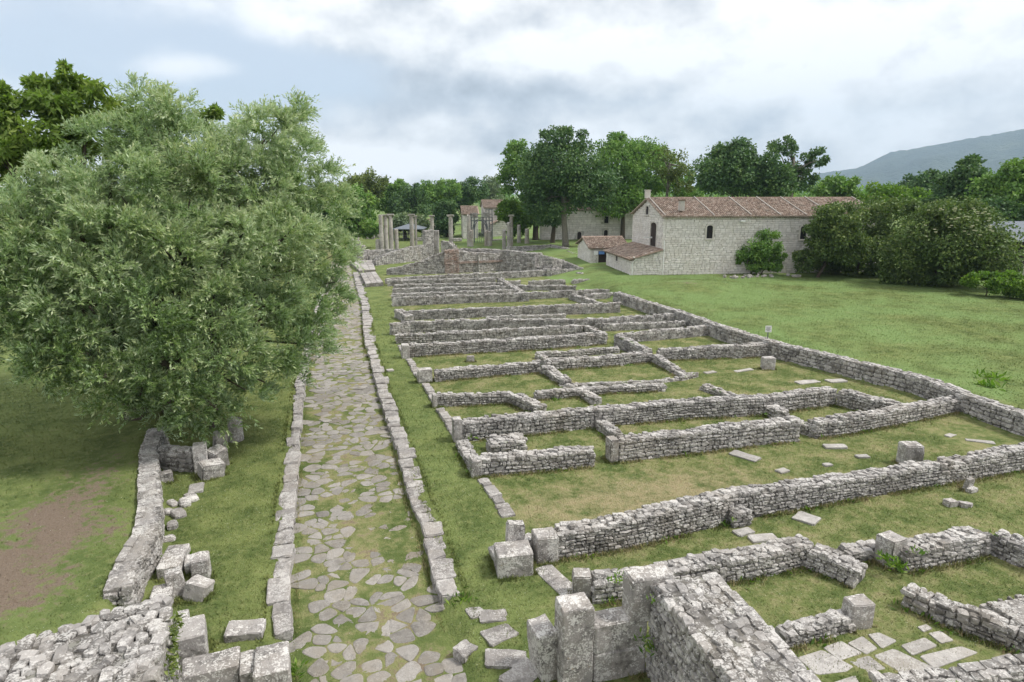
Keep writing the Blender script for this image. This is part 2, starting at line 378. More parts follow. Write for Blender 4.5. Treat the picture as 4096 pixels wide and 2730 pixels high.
dry, dirt, lush = zones(GX.ravel(), GY.ravel())
nx, ny = len(gx), len(gy)
ii = (np.arange(ny-1)[:, None]*nx + np.arange(nx-1)[None, :]).ravel()
gme = mesh_np('ground', np.stack([GX.ravel(), GY.ravel(), GZ.ravel()], 1), np.stack([ii, ii+1, ii+nx+1, ii+nx], 1), {'dry': dry, 'dirt': dirt, 'lush': lush}, True, GROUND)
ground = tag(link('ground', gme), 'green and straw coloured turf ground around the ruins', kind='structure')
def tz(x, y): return float(terrain(np.array([x]), np.array([y]))[0])
print('terrain', len(gx), len(gy))

# ------------------------------------------------------------------ stones
def proto(rng, lo=False, name='stone'):
    v, idx = [], {}
    rg = (-1, 1) if lo else (-1, 0, 1)
    for x in rg:
        for y in rg:
            for z in rg:
                if not lo and x == y == z == 0: continue
                k = abs(x)+abs(y)+abs(z); f = {1: 1.0, 2: .93, 3: .80}[k]
                if lo: f = .93
                j = .10 if not lo else .06
                idx[(x, y, z)] = len(v); v.append([(c*f + rng.uniform(-j, j)*1.4)*.5 for c in (x, y, z)])
    F = []
    s = (-1,) if not lo else (-1,)
    cells = [(-1, 0), (0, 1)] if not lo else [(-1, 1)]
    for ax in range(3):
        for sg in (-1, 1):
            for a in cells:
                for b in cells:
                    q = []
                    for (p, r) in ((a[0], b[0]), (a[1], b[0]), (a[1], b[1]), (a[0], b[1])):
                        c = [0, 0, 0]; c[ax] = sg; c[(ax+1) % 3] = p; c[(ax+2) % 3] = r; q.append(idx[tuple(c)])
                    F.append(q if sg > 0 else q[::-1])
    return np.array(v), np.array(F)
PR = [proto(R) for _ in range(18)]
PL = [proto(R, True) for _ in range(6)]
_pm = {}
def pmesh(i, mat, smooth=False):
    k = (i, mat.name, smooth)
    if k not in _pm: _pm[k] = mesh_np('stone', PR[i][0], PR[i][1], smooth=smooth, mat=mat)
    return _pm[k]
NPART = [0]
class Bag:
    """stones of one thing; finish() makes the ones that show large separate parts and joins the rest"""
    def __init__(s): s.it = []
    def add(s, loc, rz, sc_, tilt=(0, 0), lo=False, rnd=None): s.it.append((loc, rz, sc_, tilt, lo, random.random() if rnd is None else rnd))
    def finish(s, parent, mat, name='stone', joined='small_stones', minpx=16, cap=300, smooth=False, mats=None):
        o = np.array(parent.location); inv = None
        if parent.rotation_euler.z: inv = Matrix.Rotation(-parent.rotation_euler.z, 4, 'Z')
        cand = []
        for i, (loc, rz, sc_, tilt, lo, rn) in enumerate(s.it):
            if lo: continue
            px, py, dep = proj(loc)
            if dep < 1 or px < -60 or px > 4156 or py > 2790: continue
            size = math.sqrt(sorted(sc_)[1]*sorted(sc_)[2])*FN/dep
            if size >= minpx: cand.append((size, i))
        cand.sort(reverse=True); pick = set(i for _, i in cand[:cap])
        vs_, fs, rs, nb = [], [], [], 0
        for i, (loc, rz, sc_, tilt, lo, rn) in enumerate(s.it):
            l = Vector(loc) - Vector(o); rr = rz
            if inv is not None: l = inv @ l; rr = rz - parent.rotation_euler.z
            m = Matrix.Translation(l) @ Matrix.Rotation(rr, 4, 'Z') @ Matrix.Rotation(tilt[0], 4, 'X') @ Matrix.Rotation(tilt[1], 4, 'Y') @ Matrix.Diagonal((*sc_, 1))
            if i in pick:
                ob = bpy.data.objects.new(name, pmesh(int(rn*1e4) % len(PR), mat, smooth)); COL.objects.link(ob)
                ob.parent = parent; ob.matrix_basis = m; NPART[0] += 1
            else:
                v, f = (PL[int(rn*1e4) % len(PL)] if lo or proj(loc)[2] > 40 else PR[int(rn*1e4) % len(PR)])
                a = np.array(m); vs_.append(v @ a[:3, :3].T + a[:3, 3]); fs.append(f + nb); nb += len(v); rs.append(np.full(len(v), rn))
        if vs_:
            me = mesh_np(joined, np.concatenate(vs_), np.concatenate(fs), {'rnd': np.concatenate(rs)}, smooth, mat)
            tag(link(joined, me, (0, 0, 0), parent), kind='stuff')
def lay_face(bag, P, Q, hf, out, z0=0.0, ch=(.10, .19), ln=(.14, .42), dep=.2, proud=.032, lo=False, holes=(), jit=1.0, gap=.013, zmax=None):
    """courses of stone over a vertical face from P to Q; out = outward normal; hf(s) = top height over z0"""
    P, Q = Vector((P[0], P[1])), Vector((Q[0], Q[1])); d = Q-P; L = d.length
    if L < .05: return
    d /= L; ang = math.atan2(d.y, d.x); ph = random.random()*6; z = -.04
    top = max(hf(L*k/12) for k in range(13))
    while z < top:
        c = random.uniform(*ch); s = -random.random()*.12
        while s < L:
            l = random.uniform(*ln)*(1.25 if random.random() < .12 else 1)
            if s + l > L - .1: l = L - s
            sm = s + l/2; s += l
            if l < .05: continue
            zz = z + c/2 + .022*jit*math.sin(sm*1.7+ph) + random.uniform(-.012, .012)*jit
            h = hf(min(max(sm, 0), L))
            if zz + c*.25 > h: continue
            if any(a-l*.4 < sm < b+l*.4 and z_a - c*.4 < zz < z_b + c*.4 for a, b, z_a, z_b in holes): continue
            p = P + d*sm + Vector(out)*(proud + random.uniform(-.018, .018)*jit - dep/2)
            bag.add((p.x, p.y, z0+zz), ang + random.uniform(-.05, .05)*jit, (l-gap, dep, (c-gap)*random.uniform(.92, 1.08 if jit else 1)), (random.uniform(-.07, .07)*jit, random.uniform(-.06, .06)*jit), lo)
        z += c
def rubble_wall(label, pts, h, t, name='rubble_wall', group='low rubble walls of the ruined rooms', z0=None, mat=None, ragged=.04, ch=(.075, .155), ln=(.10, .30), minpx=17, cap=300, steps=None, cat='wall', mort=None, backlo=True, top=True, tj=.75, tsz=1.0, ksz=1.0):
    """pts: visible foot line (xy); the wall's thickness lies to the left of the walking direction"""
    pts = [Vector((p[0], p[1])) for p in pts]
    hs = list(h) if hasattr(h, '__len__') else [h]*len(pts)
    n = len(pts); nrm = []
    for i in range(n):
        d = (pts[min(i+1, n-1)] - pts[max(i-1, 0)]).normalized(); nrm.append(Vector((-d.y, d.x)))
    far = [p + q*t for p, q in zip(pts, nrm)]
    base = z0 if z0 is not None else min(tz(p.x, p.y) for p in pts + far)
    o = Vector((pts[0].x, pts[0].y, base)); ph = random.random()*9; kk = random.uniform(.85, 1.25)*ksz; ch = tuple(c*kk for c in ch); ln = tuple(c*kk for c in ln)
    # core of mortar, a little inside the stones
    V, F = [], []; ins = .05; cum = [0]
    for i in range(1, n): cum.append(cum[-1] + (pts[i]-pts[i-1]).length)
    def hgt(S):
        return float(np.interp(S, cum, hs)) + ragged*(math.sin(S*1.9+ph)*.5 + math.sin(S*4.3+ph*2)*.35 + .25*math.sin(S*9.1+ph))
    m = max(2, int(cum[-1]/.35)+1); S = np.linspace(.06, cum[-1]-.06, m)
    fx = np.interp(S, cum, [p.x for p in pts]); fy = np.interp(S, cum, [p.y for p in pts])
    bx = np.interp(S, cum, [p.x for p in far]); by = np.interp(S, cum, [p.y for p in far])
    for k in range(m):
        a, b = Vector((fx[k], fy[k])), Vector((bx[k], by[k])); e = (b-a).normalized()*ins; a += e; b -= e
        hh = hgt(S[k]) - (.06 if top and tj > .5 else .025 if top else 0)
        for q, zz in ((a, -.15), (a, hh), ((a+b)/2, hh+.03), (b, hh), (b, -.15)): V.append((q.x-o.x, q.y-o.y, zz))
    for k in range(m-1):
        for j in range(5):
            F.append((k*5+j, (k+1)*5+j, (k+1)*5+(j+1) % 5, k*5+(j+1) % 5))
    me = mesh_np(name, np.array(V), [np.array(F), np.array([[0, 1, 2, 3, 4], [(m-1)*5+i for i in (4, 3, 2, 1, 0)]])], {'rnd': np.full(len(V), random.random())}, False, mort or MORT)
    core = tag(link(name, me, o), label, cat, group, 'thing')
    bag = Bag()
    for i in range(n-1):
        out = -(nrm[i]+nrm[i+1])/2
        lay_face(bag, pts[i], pts[i+1], lambda s, i=i: hgt(cum[i]+s), out, base, ch, ln)
        lay_face(bag, far[i+1], far[i], lambda s, i=i: hgt(cum[i+1]-s), -out, base, (.16, .24), (.3, .6), lo=backlo)
    for e, sg in ((0, -1), (n-1, 1)):
        d = (pts[min(e+1, n-1)] - pts[max(e-1, 0)]).normalized()*sg
        a, b = (far[0], pts[0]) if sg < 0 else (pts[-1], far[-1])
        lay_face(bag, a, b, lambda s: hgt(cum[e]), d, base, (.13, .24), (.2, .4))
    if top:
        rows = max(2, int(round(t/(.19*tsz))))
        for r in range(rows):
            s = random.random()*.1
            while s < cum[-1]-.04:
                l = random.uniform(.12, .32)*tsz; sm = min(s+l/2, cum[-1]); s += l*.95
                f = (r+.5)/rows + random.uniform(-.05, .05)
                x = np.interp(sm, cum, [p.x for p in pts])*(1-f) + np.interp(sm, cum, [p.x for p in far])*f
                y = np.interp(sm, cum, [p.y for p in pts])*(1-f) + np.interp(sm, cum, [p.y for p in far])*f
                i = int(np.clip(np.searchsorted(cum, sm)-1, 0, n-2)); d = pts[i+1]-pts[i]; hz = random.uniform(.09, .17)*min(1, tsz*1.4)
                if random.random() < .06: continue
                bag.add((x, y, base + hgt(sm) - .02 - .03*(1-tj) + random.uniform(-.05, .035)*tj), math.atan2(d.y, d.x)+random.uniform(-.4, .4), (l, t/rows*random.uniform(.85, 1.1), hz), (random.uniform(-.16, .16)*tj, random.uniform(-.16, .16)*tj))
    bag.finish(core, mat or RUB, minpx=minpx, cap=cap)
    return core

# ------------------------------------------------------------------ road with polygonal paving
yy = np.arange(5.0, 100, .5); rv, rf, ra = [], [], []
NC = 9
for y in yy:
    l, r = float(xi(RL, y)) - .12, float(xi(RR, y)) + .12
    for k in range(NC):
        x = l + (r-l)*k/(NC-1); rv.append((x, y, -.185 + .02*math.sin(math.pi*k/(NC-1)) + .008*math.sin(x*5+y*3)))
for j in range(len(yy)-1):
    for k in range(NC-1): a = j*NC+k; rf.append((a, a+1, a+NC+1, a+NC))
rv = np.array(rv); d_, e_, l_ = zones(rv[:, 0], rv[:, 1])
e_ = e_ + .22*np.exp(-((rv[:, 0]-1.6)/1.5)**2-((rv[:, 1]-11)/2)**2)
road = tag(link('road', mesh_np('road', rv, np.array(rf), {'dry': d_, 'dirt': e_, 'lush': l_}, True, GROUND)), 'ancient paved street with grass growing between its stones', kind='structure')

def clip_cell(c, others, half):
    poly = [(c[0]-half, c[1]-half), (c[0]+half, c[1]-half), (c[0]+half, c[1]+half), (c[0]-half, c[1]+half)]
    for o in others:
        mx, my, dx, dy = (c[0]+o[0])/2, (c[1]+o[1])/2, o[0]-c[0], o[1]-c[1]; new = []
        for i in range(len(poly)):
            a, b = poly[i], poly[(i+1) % len(poly)]
            fa, fb = (a[0]-mx)*dx+(a[1]-my)*dy, (b[0]-mx)*dx+(b[1]-my)*dy
            if fa <= 0: new.append(a)
            if fa*fb < 0: t = fa/(fa-fb); new.append((a[0]+(b[0]-a[0])*t, a[1]+(b[1]-a[1])*t))
        poly = new
        if len(poly) < 3: return []
    return poly
def round_poly(p, k=.22):
    q = []
    for i in range(len(p)):
        a, b = p[i], p[(i+1) % len(p)]
        q += [(a[0]+(b[0]-a[0])*k, a[1]+(b[1]-a[1])*k), (a[0]+(b[0]-a[0])*(1-k), a[1]+(b[1]-a[1])*(1-k))]
    return q
def slab_mesh(poly, z0, z1, rng, tilt=.012, lip=.02, ins=.9):
    """a worn slab: outline poly (local), rounded rim, slightly domed and tilted"""
    n = len(poly); tx, ty = rng.uniform(-tilt, tilt), rng.uniform(-tilt, tilt)
    P = [(x, y, z0) for x, y in poly] + [(x, y, z1-lip+x*tx+y*ty) for x, y in poly] + [(x*ins, y*ins, z1+x*tx+y*ty+rng.uniform(-.004, .004)) for x, y in poly] + [(0, 0, z1+.006)]
    F4 = [(i, (i+1) % n, n+(i+1) % n, n+i) for i in range(n)] + [(n+i, n+(i+1) % n, 2*n+(i+1) % n, 2*n+i) for i in range(n)]
    F3 = [(2*n+i, 2*n+(i+1) % n, 3*n) for i in range(n)]
    return np.array(P), np.array(F4), np.array(F3)
rng = random.Random(5); seeds = []
y = 8.6; row = 0
while y < 92:
    l, r = float(xi(RL, y)), float(xi(RR, y)); sx = .46 + .05*math.sin(row*1.7)
    x = l + (.15 if row % 2 else .4)
    while x < r + .25:
        seeds.append((x + rng.uniform(-.19, .19), y + rng.uniform(-.19, .19))); x += sx*rng.uniform(.6, 1.4)
    y += .385; row += 1
for x in np.arange(1.4, 4.4, .55):                       # the paving spreads out at the gate
    for y in np.arange(8.6, 10.8, .5): seeds.append((2.4 + x*.6 + rng.uniform(-.2, .2), y + rng.uniform(-.2, .2)))
SA = np.array(seeds); pav = []
for i, c in enumerate(seeds):
    l, r = float(xi(RL, c[1])), float(xi(RR, c[1]))
    if c[0] < l+.1: continue
    if c[0] > r-.08 and c[1] > 11.3: continue
    near = SA[np.argsort(((SA-c)**2).sum(1))[1:15]]
    thin = .16 if c[1] < 11 else (.06 if c[1] < 18 else .03)
    worn = mnoise.noise((c[0]*.5, c[1]*.35, 2.0))
    edge = min(c[0]-l, r-c[0])
    if rng.random() < thin + (.55 if (edge < .42 and c[1] < 40) else 0)*.5 + max(0, worn)*.5: continue
    p = clip_cell(c, near, .6)
    if len(p) < 3: continue
    sh = rng.uniform(.88, 1.0) if c[1] < 20 else rng.uniform(.93, 1.02)
    p = [((x-c[0])*sh + rng.uniform(-.035, .035), (yv-c[1])*sh + rng.uniform(-.035, .035)) for x, yv in p]
    p = round_poly(round_poly(p, .2), .2) if c[1] < 24 else round_poly(p, .2)
    pav.append((c[1], c, p))
pav.sort(key=lambda q: q[0])
jv, j4, j3, jr, nb = [], [], [], [], 0
for k, (_, c, p) in enumerate(pav):
    z = -.185 + .018
    v, f4, f3 = slab_mesh(p, -.1, rng.uniform(-.008, .016), rng, .045, .010)
    if k < 300:
        me = mesh_np('paving_stone', v, [f4, f3], smooth=False, mat=PAVE)
        link('paving_stone', me, (c[0], c[1], z), road)
    else:
        jv.append(v + np.array([c[0], c[1], z])); j4.append(f4+nb); j3.append(f3+nb); jr.append(np.full(len(v), rng.random())); nb += len(v)
me = mesh_np('far_paving_stones', np.concatenate(jv), [np.concatenate(j4), np.concatenate(j3)], {'rnd': np.concatenate(jr)}, False, PAVE)
tag(link('far_paving_stones', me, (0, 0, 0), road), kind='stuff')
print('paving', len(pav))

# ------------------------------------------------------------------ hewn blocks
def hewn_mesh(name, d, mat, seed=0, rough=.014, bev=.06, cuts=5, chip=.035):
    """a weathered squared block standing on z=0, d = (x, y, z)"""
    n = cuts; idx = {}; V = []
    def vid(i, j, k):
        if (i, j, k) in idx: return idx[(i, j, k)]
        q = [math.copysign(1-(1-abs(2*a/n-1))*.28 if abs(2*a/n-1) > 1-2.5/n else abs(2*a/n-1), 2*a/n-1) if n > 3 else 2*a/n-1 for a in (i, j, k)]
        m = [abs(a) for a in q]; b = min(bev/max(d), .3)
        # round edges and corners
        e = sum(1 for a in m if a > .99)
        p = Vector((q[0]*d[0]/2, q[1]*d[1]/2, (q[2]+1)*d[2]/2))
        c = Vector((0, 0, d[2]/2))
        if e >= 2: p += (c-p).normalized()*(bev*.35 if e == 2 else bev*.7)
        f = mnoise.noise_vector(Vector(p)*2.6 + Vector((seed*7.3, seed*3.1, 0)))*rough*1.5 + mnoise.noise_vector(Vector(p)*7 + Vector((seed*2.3, 0, seed*5.1)))*rough
        g = mnoise.noise(Vector(p)*1.9 + Vector((seed, seed*4.7, 2)))
        p += f
        if e >= 2 and g > .15: p += (c-p)*chip*min(1, g*2)
        if k == 0: p.z = -.06
        idx[(i, j, k)] = len(V); V.append(tuple(p)); return idx[(i, j, k)]
    F = []
    for a in range(n):
        for b in range(n):
            for s, fl in ((0, 1), (n, 0)):
                for f in ([(a, b, s), (a+1, b, s), (a+1, b+1, s), (a, b+1, s)], [(s, a, b), (s, a+1, b), (s, a+1, b+1), (s, a, b+1)], [(b, s, a), (b, s, a+1), (b+1, s, a+1), (b+1, s, a)]):
                    q = [vid(*t) for t in f]; F.append(q[::-1] if fl else q)
    return mesh_np(name, np.array(V), np.array(F), {'rnd': np.full(len(V), random.random())}, False, mat)
_bs = [0]
def block(name, label, loc, d, rz=0, tilt=(0, 0), cat='block', group=None, mat=None, parent=None, **kw):
    _bs[0] += 1
    o = link(name, hewn_mesh(name, d, mat or HEWN, _bs[0], **kw), loc, parent); o.rotation_euler = (tilt[0], tilt[1], rz)
    return tag(o, label, cat, group) if label else o

# ------------------------------------------------------------------ kerbs
def kerb(label, pts, widths, side, lens, zt=.03, skip=()):
    q = [G(x, y, 0) for x, y in pts]; q.sort(key=lambda p: p.y)
    ys = [p.y for p in q]; xs = [p.x for p in q]
    root = tag(empty('kerb', (xs[0], ys[0], 0)), label, kind='structure')
    y = ys[0]; k = 0; rg = random.Random(len(label))
    while y < ys[-1]:
        ll = rg.uniform(*lens); wd = float(np.interp(y, widths[0], widths[1]))*rg.uniform(.78, 1.15)
        yc = y+ll/2; x0 = float(np.interp(yc, ys, xs)); x1 = float(np.interp(yc+.5, ys, xs))
        xc = x0 + side*wd/2 + rg.uniform(-.03, .03)
        k += 1
        if not any(a < yc < b for a, b in skip):
            o = block('kerb_stone', None, (xc-xs[0], yc-ys[0], -.26), (wd, ll-.03, .28+rg.uniform(-.03, .05)+zt), -math.atan2(x1-x0, .5)+rg.uniform(-.06, .06), (rg.uniform(-.03, .03), rg.uniform(-.04, .04)), mat=KERB, parent=root, cuts=5 if yc < 22 else 3 if yc < 35 else 2, bev=.06, rough=.03, chip=.14)
        y += ll
    return root
kerb('long kerb of grey stone blocks along the left side of the street', [(1160, 2640), (1160, 2580), (1167, 2350), (1170, 2200), (1180, 2000), (1195, 1850), (1205, 1700), (1215, 1600), (1222, 1540), (1262, 1300), (1300, 1150)], ((10, 18, 25, 60), (.48, .50, .44, .42)), -1, (.5, 1.15), skip=((0, 12.3),))
kerb('long kerb of grey stone blocks along the right side of the street', [(1762, 2400), (1744, 2349), (1701, 2175), (1679, 2088), (1648, 2027), (1622, 1940), (1588, 1809), (1553, 1705), (1509, 1565), (1474, 1417), (1457, 1365), (1450, 1280), (1445, 1215), (1427, 1160), (1417, 1115), (1410, 1090)], ((10, 20, 30, 60), (.50, .52, .62, .75)), 1, (.45, 1.1))
KS = [(1905, 2452, .40, .34, .2), (1975, 2468, .62, .42, -.15), (2000, 2540, .72, .5, .25), (2020, 2640, .8, .5, -.3), (2090, 2700, .8, .55, .6), (1860, 2600, .4, .36, .5)]
for i, (px, py, a, b, rz) in enumerate(KS):
    p = G(px, py); block('loose_kerb_stone', ['small low stone just past the end of the right kerb', 'flat grey stone in grass between right kerb end and pillar', 'broad flat stone in the grass left of the hewn pillar', 'low stone slab at the foot of the leaning block', 'grey slab at the bottom edge by the leaning block', 'small pale stone lying on the street near the bottom'][i], (p.x, p.y, -.1), (a, b, .15), rz, (random.uniform(-.05, .05), .03), 'stone', mat=KERB, cuts=5, bev=.06, chip=.12, rough=.03)

# ------------------------------------------------------------------ walls of the rooms
WALLS = [
 # label, mode (b foot / t top edge), survey points (cross walls left to right, long walls far to near), height, thickness
 ('long rubble wall from the hewn corner stone across to the right edge', 'b', [(2235, 2241), (2500, 2196), (2850, 2111), (2920, 2085), (3270, 2025), (3670, 1955), (3970, 1905), (4096, 1882), (4300, 1846)], [.72, .78, .85, .78, .72, .68, .72, .78, .8], .5),
 ('rubble wall behind the sloping gate wall, ending at the short spur', 'b', [(2385, 2420), (2650, 2385), (2905, 2331), (3080, 2300), (3240, 2262)], [.55, .55, .58, .58, .6], .5),
 ('short thick rubble spur jutting forward from the wall behind the gate wall', 'b', [(3228, 2275), (3320, 2310), (3412, 2350)], [.55, .52, .46], .52),
 ('low rubble link between the short spur and the tall doorway stones', 'b', [(3400, 2262), (3540, 2230)], [.34, .3], .4),
 ('rubble wall right of the ragged doorway stones, near the right edge', 'b', [(3625, 2292), (3800, 2258), (3950, 2222)], [.56, .6, .58], .55),
 ('rubble wall running forward out of the right edge of the picture', 't', [(3965, 2135), (4096, 2190), (4400, 2310)], .56, .5),
 ('low rubble wall ending in an upright stone above the floor slabs', 'b', [(3150, 2594), (3300, 2554), (3420, 2520)], [.36, .36, .34], .34),
 ('low rubble wall running forward to the right of the floor slabs', 'b', [(3612, 2433), (3740, 2486), (3870, 2538), (4020, 2594), (4140, 2650)], [.44, .42, .46, .5, .5], .42),
 ('rubble wall cut off by the bottom right corner', 't', [(3560, 2765), (3845, 2735), (4180, 2680)], .5, .42),
 ('rubble wall with rounded end stone, behind the long front wall', 'b', [(2480, 1848), (2700, 1822), (2920, 1795), (3195, 1763)], [.78, .8, .82, .8], .5),
 ('rubble wall with ragged stepped left end meeting the back wall', 'b', [(3262, 1752), (3400, 1735), (3560, 1710), (3850, 1650)], [.62, .68, .68, .62], .48),
 ('short stub of rubble at the ragged end by the doorway gap', 't', [(3190, 1690), (3262, 1705)], .42, .4),
 ('short rubble wall with pale squared end block beside the grass strip', 'b', [(1900, 1914), (2100, 1893), (2375, 1865)], [.62, .62, .6], .5),
 ('low rubble sill wall joining two wall ends along the grass strip', 'b', [(1826, 1790), (1860, 1852), (1888, 1908)], [.3, .34, .4], .42),
 ('low rubble bench mass in the corner behind the short wall', 't', [(1965, 1778), (2105, 1765)], .48, .85),
 ('longest rubble wall with tall rounded end stone, crossing the rooms', 'b', [(1848, 1766), (2110, 1740), (2375, 1714), (2475, 1705), (2770, 1676), (3050, 1660), (3140, 1648), (3342, 1620)], [.74, .74, .76, .76, .76, .74, .72, .74], .52),
 ('rubble wall running forward from the long wall toward the back corner', 'b', [(3345, 1624), (3470, 1652), (3640, 1688)], [.72, .68, .55], .55),
 ('mossy low rubble wall linking long wall and rounded end stone', 'b', [(2382, 1714), (2448, 1768)], [.36, .42], .4),
 ('crumbling rubble link between long wall and the doorway gap', 'b', [(3058, 1660), (3110, 1690)], [.4, .5], .5),
 ('low rubble wall of the small room by the grass strip', 'b', [(1740, 1627), (1900, 1622), (2042, 1617)], [.5, .5, .52], .36),
 ('rubble wall running forward from small room to the longest wall', 'b', [(2043, 1620), (2100, 1645), (2150, 1665)], [.52, .5, .45], .45),
 ('low rubble wall ending free in the grass mid picture', 'b', [(2145, 1602), (2320, 1592), (2440, 1578), (2660, 1566)], [.36, .4, .34, .28], .42),
 ('low rubble wall dividing two grassy rooms behind the longest wall', 'b', [(2316, 1594), (2370, 1622)], [.36, .36], .42),
 ('thin line of stones just behind the free ending low wall', 't', [(2262, 1538), (2420, 1535), (2560, 1530), (2745, 1516)], [.22, .16, .12, .08], .3),
 ('rubble wall stepping down toward the thin line of stones', 'b', [(2162, 1498), (2200, 1520), (2245, 1548)], [.52, .42, .34], .5),
 ('low rubble wall stub in front of the back room', 'b', [(2604, 1452), (2670, 1486), (2720, 1514)], [.5, .36, .28], .4),
 ('ragged low stones beside the stub of the back room', 't', [(2728, 1510), (2792, 1494)], .2, .4),
 ('low rubble wall running forward into the longest wall', 't', [(2800, 1538), (2860, 1560), (2925, 1585)], [.28, .26, .3], .4),
 ('rubble wall with rounded pillar end beside the grass strip', 'b', [(1745, 1527), (1950, 1511), (2160, 1495)], [.54, .56, .58], .45),
 ('rubble wall continuing behind the stepped down wall', 'b', [(2190, 1487), (2400, 1472), (2604, 1452)], [.56, .58, .56], .45),
 ('rubble wall reaching the back wall behind the upright block', 'b', [(2640, 1447), (2850, 1437), (3092, 1426)], [.66, .7, .72], .48),
 ('low inner rubble wall just behind a middle wall', 't', [(2148, 1412), (2300, 1405), (2478, 1390)], .36, .36),
 ('short rubble cross piece joining two middle walls at left', 't', [(2145, 1414), (2180, 1440)], .4, .4),
 ('long rubble wall with squared end block on the grass strip', 'b', [(1640, 1432), (1890, 1416), (2140, 1400), (2425, 1378)], [.72, .72, .72, .7], .45),
 ('dark faced rubble wall running forward in the middle rooms', 't', [(2458, 1342), (2520, 1368), (2580, 1398)], .72, .45),
 ('rubble wall to the back wall, second behind the upright block', 't', [(2480, 1340), (2560, 1330), (2700, 1318), (2858, 1304)], .62, .42),
 ('rubble wall behind the squared end block', 't', [(1586, 1340), (1800, 1331), (1995, 1320), (2330, 1303)], [.6, .62, .64, .64], .42),
 ('short dark rubble return at the right end of a middle wall', 't', [(2332, 1303), (2405, 1332)], .6, .4),
 ('rubble wall whose thick left end steps out onto the grass', 't', [(1572, 1296), (1640, 1288), (1880, 1281), (2140, 1279), (2400, 1278)], [.8, .78, .76, .74, .72], .42),
 ('rubble wall meeting the back wall at its first corner', 't', [(2402, 1276), (2560, 1266), (2722, 1256)], .66, .42),
 ('thin pale rubble wall between two walls by the back wall', 't', [(2412, 1299), (2580, 1293), (2740, 1288)], .45, .36),
 ('low stub line of rubble between two long middle walls', 't', [(1948, 1268), (2100, 1264), (2262, 1259)], .32, .34),
 ('rubble wall ending free near the back wall with squared end', 't', [(1622, 1247), (1900, 1235), (2190, 1224), (2480, 1213)], [.66, .7, .72, .74], .42),
 ('small rubble block at the left end of a far wall', 't', [(1578, 1240), (1620, 1262)], .55, .6),
 ('far long rubble wall, fifth from the brick faced ruin', 't', [(1570, 1192), (1830, 1182), (2115, 1172)], [.7, .74, .74], .42),
 ('far rubble wall continuing right to the field edge', 't', [(2118, 1171), (2260, 1165), (2440, 1158)], .6, .42),
 ('short rubble wall running forward in the far right room', 't', [(2276, 1175), (2330, 1192), (2385, 1210)], .5, .42),
 ('rubble wall in the far right corner room', 't', [(2338, 1180), (2458, 1172)], .5, .4),
 ('far long rubble wall, fourth from the brick faced ruin', 't', [(1568, 1177), (1820, 1168), (2068, 1160)], .55, .42),
 ('far long rubble wall, third from the brick faced ruin', 't', [(1570, 1155), (1800, 1150), (2020, 1145)], .62, .42),
 ('far rubble wall continuing right behind the field edge wall', 't', [(2066, 1143), (2180, 1143), (2302, 1144)], .5, .42),
 ('far long rubble wall, second from the brick faced ruin', 't', [(1576, 1140), (1800, 1136), (2010, 1132)], .5, .42),
 ('far long rubble wall nearest the brick faced ruin', 't', [(1552, 1122), (1780, 1117), (1982, 1112)], .6, .42),
 ('rubble wall running forward at the right ends of the far walls', 't', [(1988, 1112), (2030, 1138), (2078, 1166)], .55, .5),
 ('small ragged rubble wall on the far grass', 't', [(2122, 1126), (2200, 1122), (2262, 1121)], .5, .5),
 ('tiny rubble stub on the far grass beside the far walls', 't', [(2030, 1127), (2082, 1125)], .45, .5),
 ('small rubble wall on the far grass near the lean-to', 't', [(2296, 1122), (2366, 1118)], .45, .5),
 ('low rubble wall descending from the lean-to to the small room', 't', [(2305, 1090), (2365, 1105)], .5, .6),
 ('low flat topped rubble wall leading to the back wall', 't', [(2372, 1126), (2420, 1140), (2480, 1156)], .35, .6),
 ('long low rubble wall at the foot of the brick faced ruin', 't', [(1545, 1116), (1660, 1108), (1800, 1100), (2110, 1085), (2325, 1075)], [.6, .66, .7, .7, .6], .5),
]
for label, mode, pts, h, t in WALLS:
    hs = list(h) if hasattr(h, '__len__') else [h]*len(pts)
    q = [G(x, y, 0 if mode == 'b' else hh) for (x, y), hh in zip(pts, hs)]
    rubble_wall(label, q, hs, t, z0=-.03)
rubble_wall('long straight retaining wall between the ruined rooms and the field', [G(x, y, .87) for x, y in BACK_T], .85, .55, name='back_wall', z0=0, ragged=.02, ch=(.11, .18), ln=(.16, .4), tj=.5)
rw = [(657, 1705), (628, 1783), (633, 1887), (641, 2018), (626, 2131), (560, 2236), (522, 2345)]
lwp = [(592, 1687), (557, 1818), (550, 1930), (548, 2010), (540, 2114), (470, 2218), (400, 2357)]
mid = [(G(a, b, .78), G(c, d, .78)) for (a, b), (c, d) in zip(lwp, rw)]
rubble_wall('curved flat topped stone retaining wall left of the street lawn', [b for a, b in mid][::-1], .76, .52, name='retaining_wall', group=None, z0=0, ragged=.006, ch=(.1, .17), tj=.14, tsz=.45, mort=CAPM)
pa, pb = G(3925, 2402, .46), G(4130, 2372, .46)
rubble_wall('thick flat topped mortared wall stub at the right edge', [pa-Vector((0, 1.25, 0)), pb+(pb-pa)*.8-Vector((0, 1.25, 0))], .46, 1.25, z0=-.03, ragged=.008, tj=.12, tsz=.5, mort=CAPM)
print('parts', NPART[0])

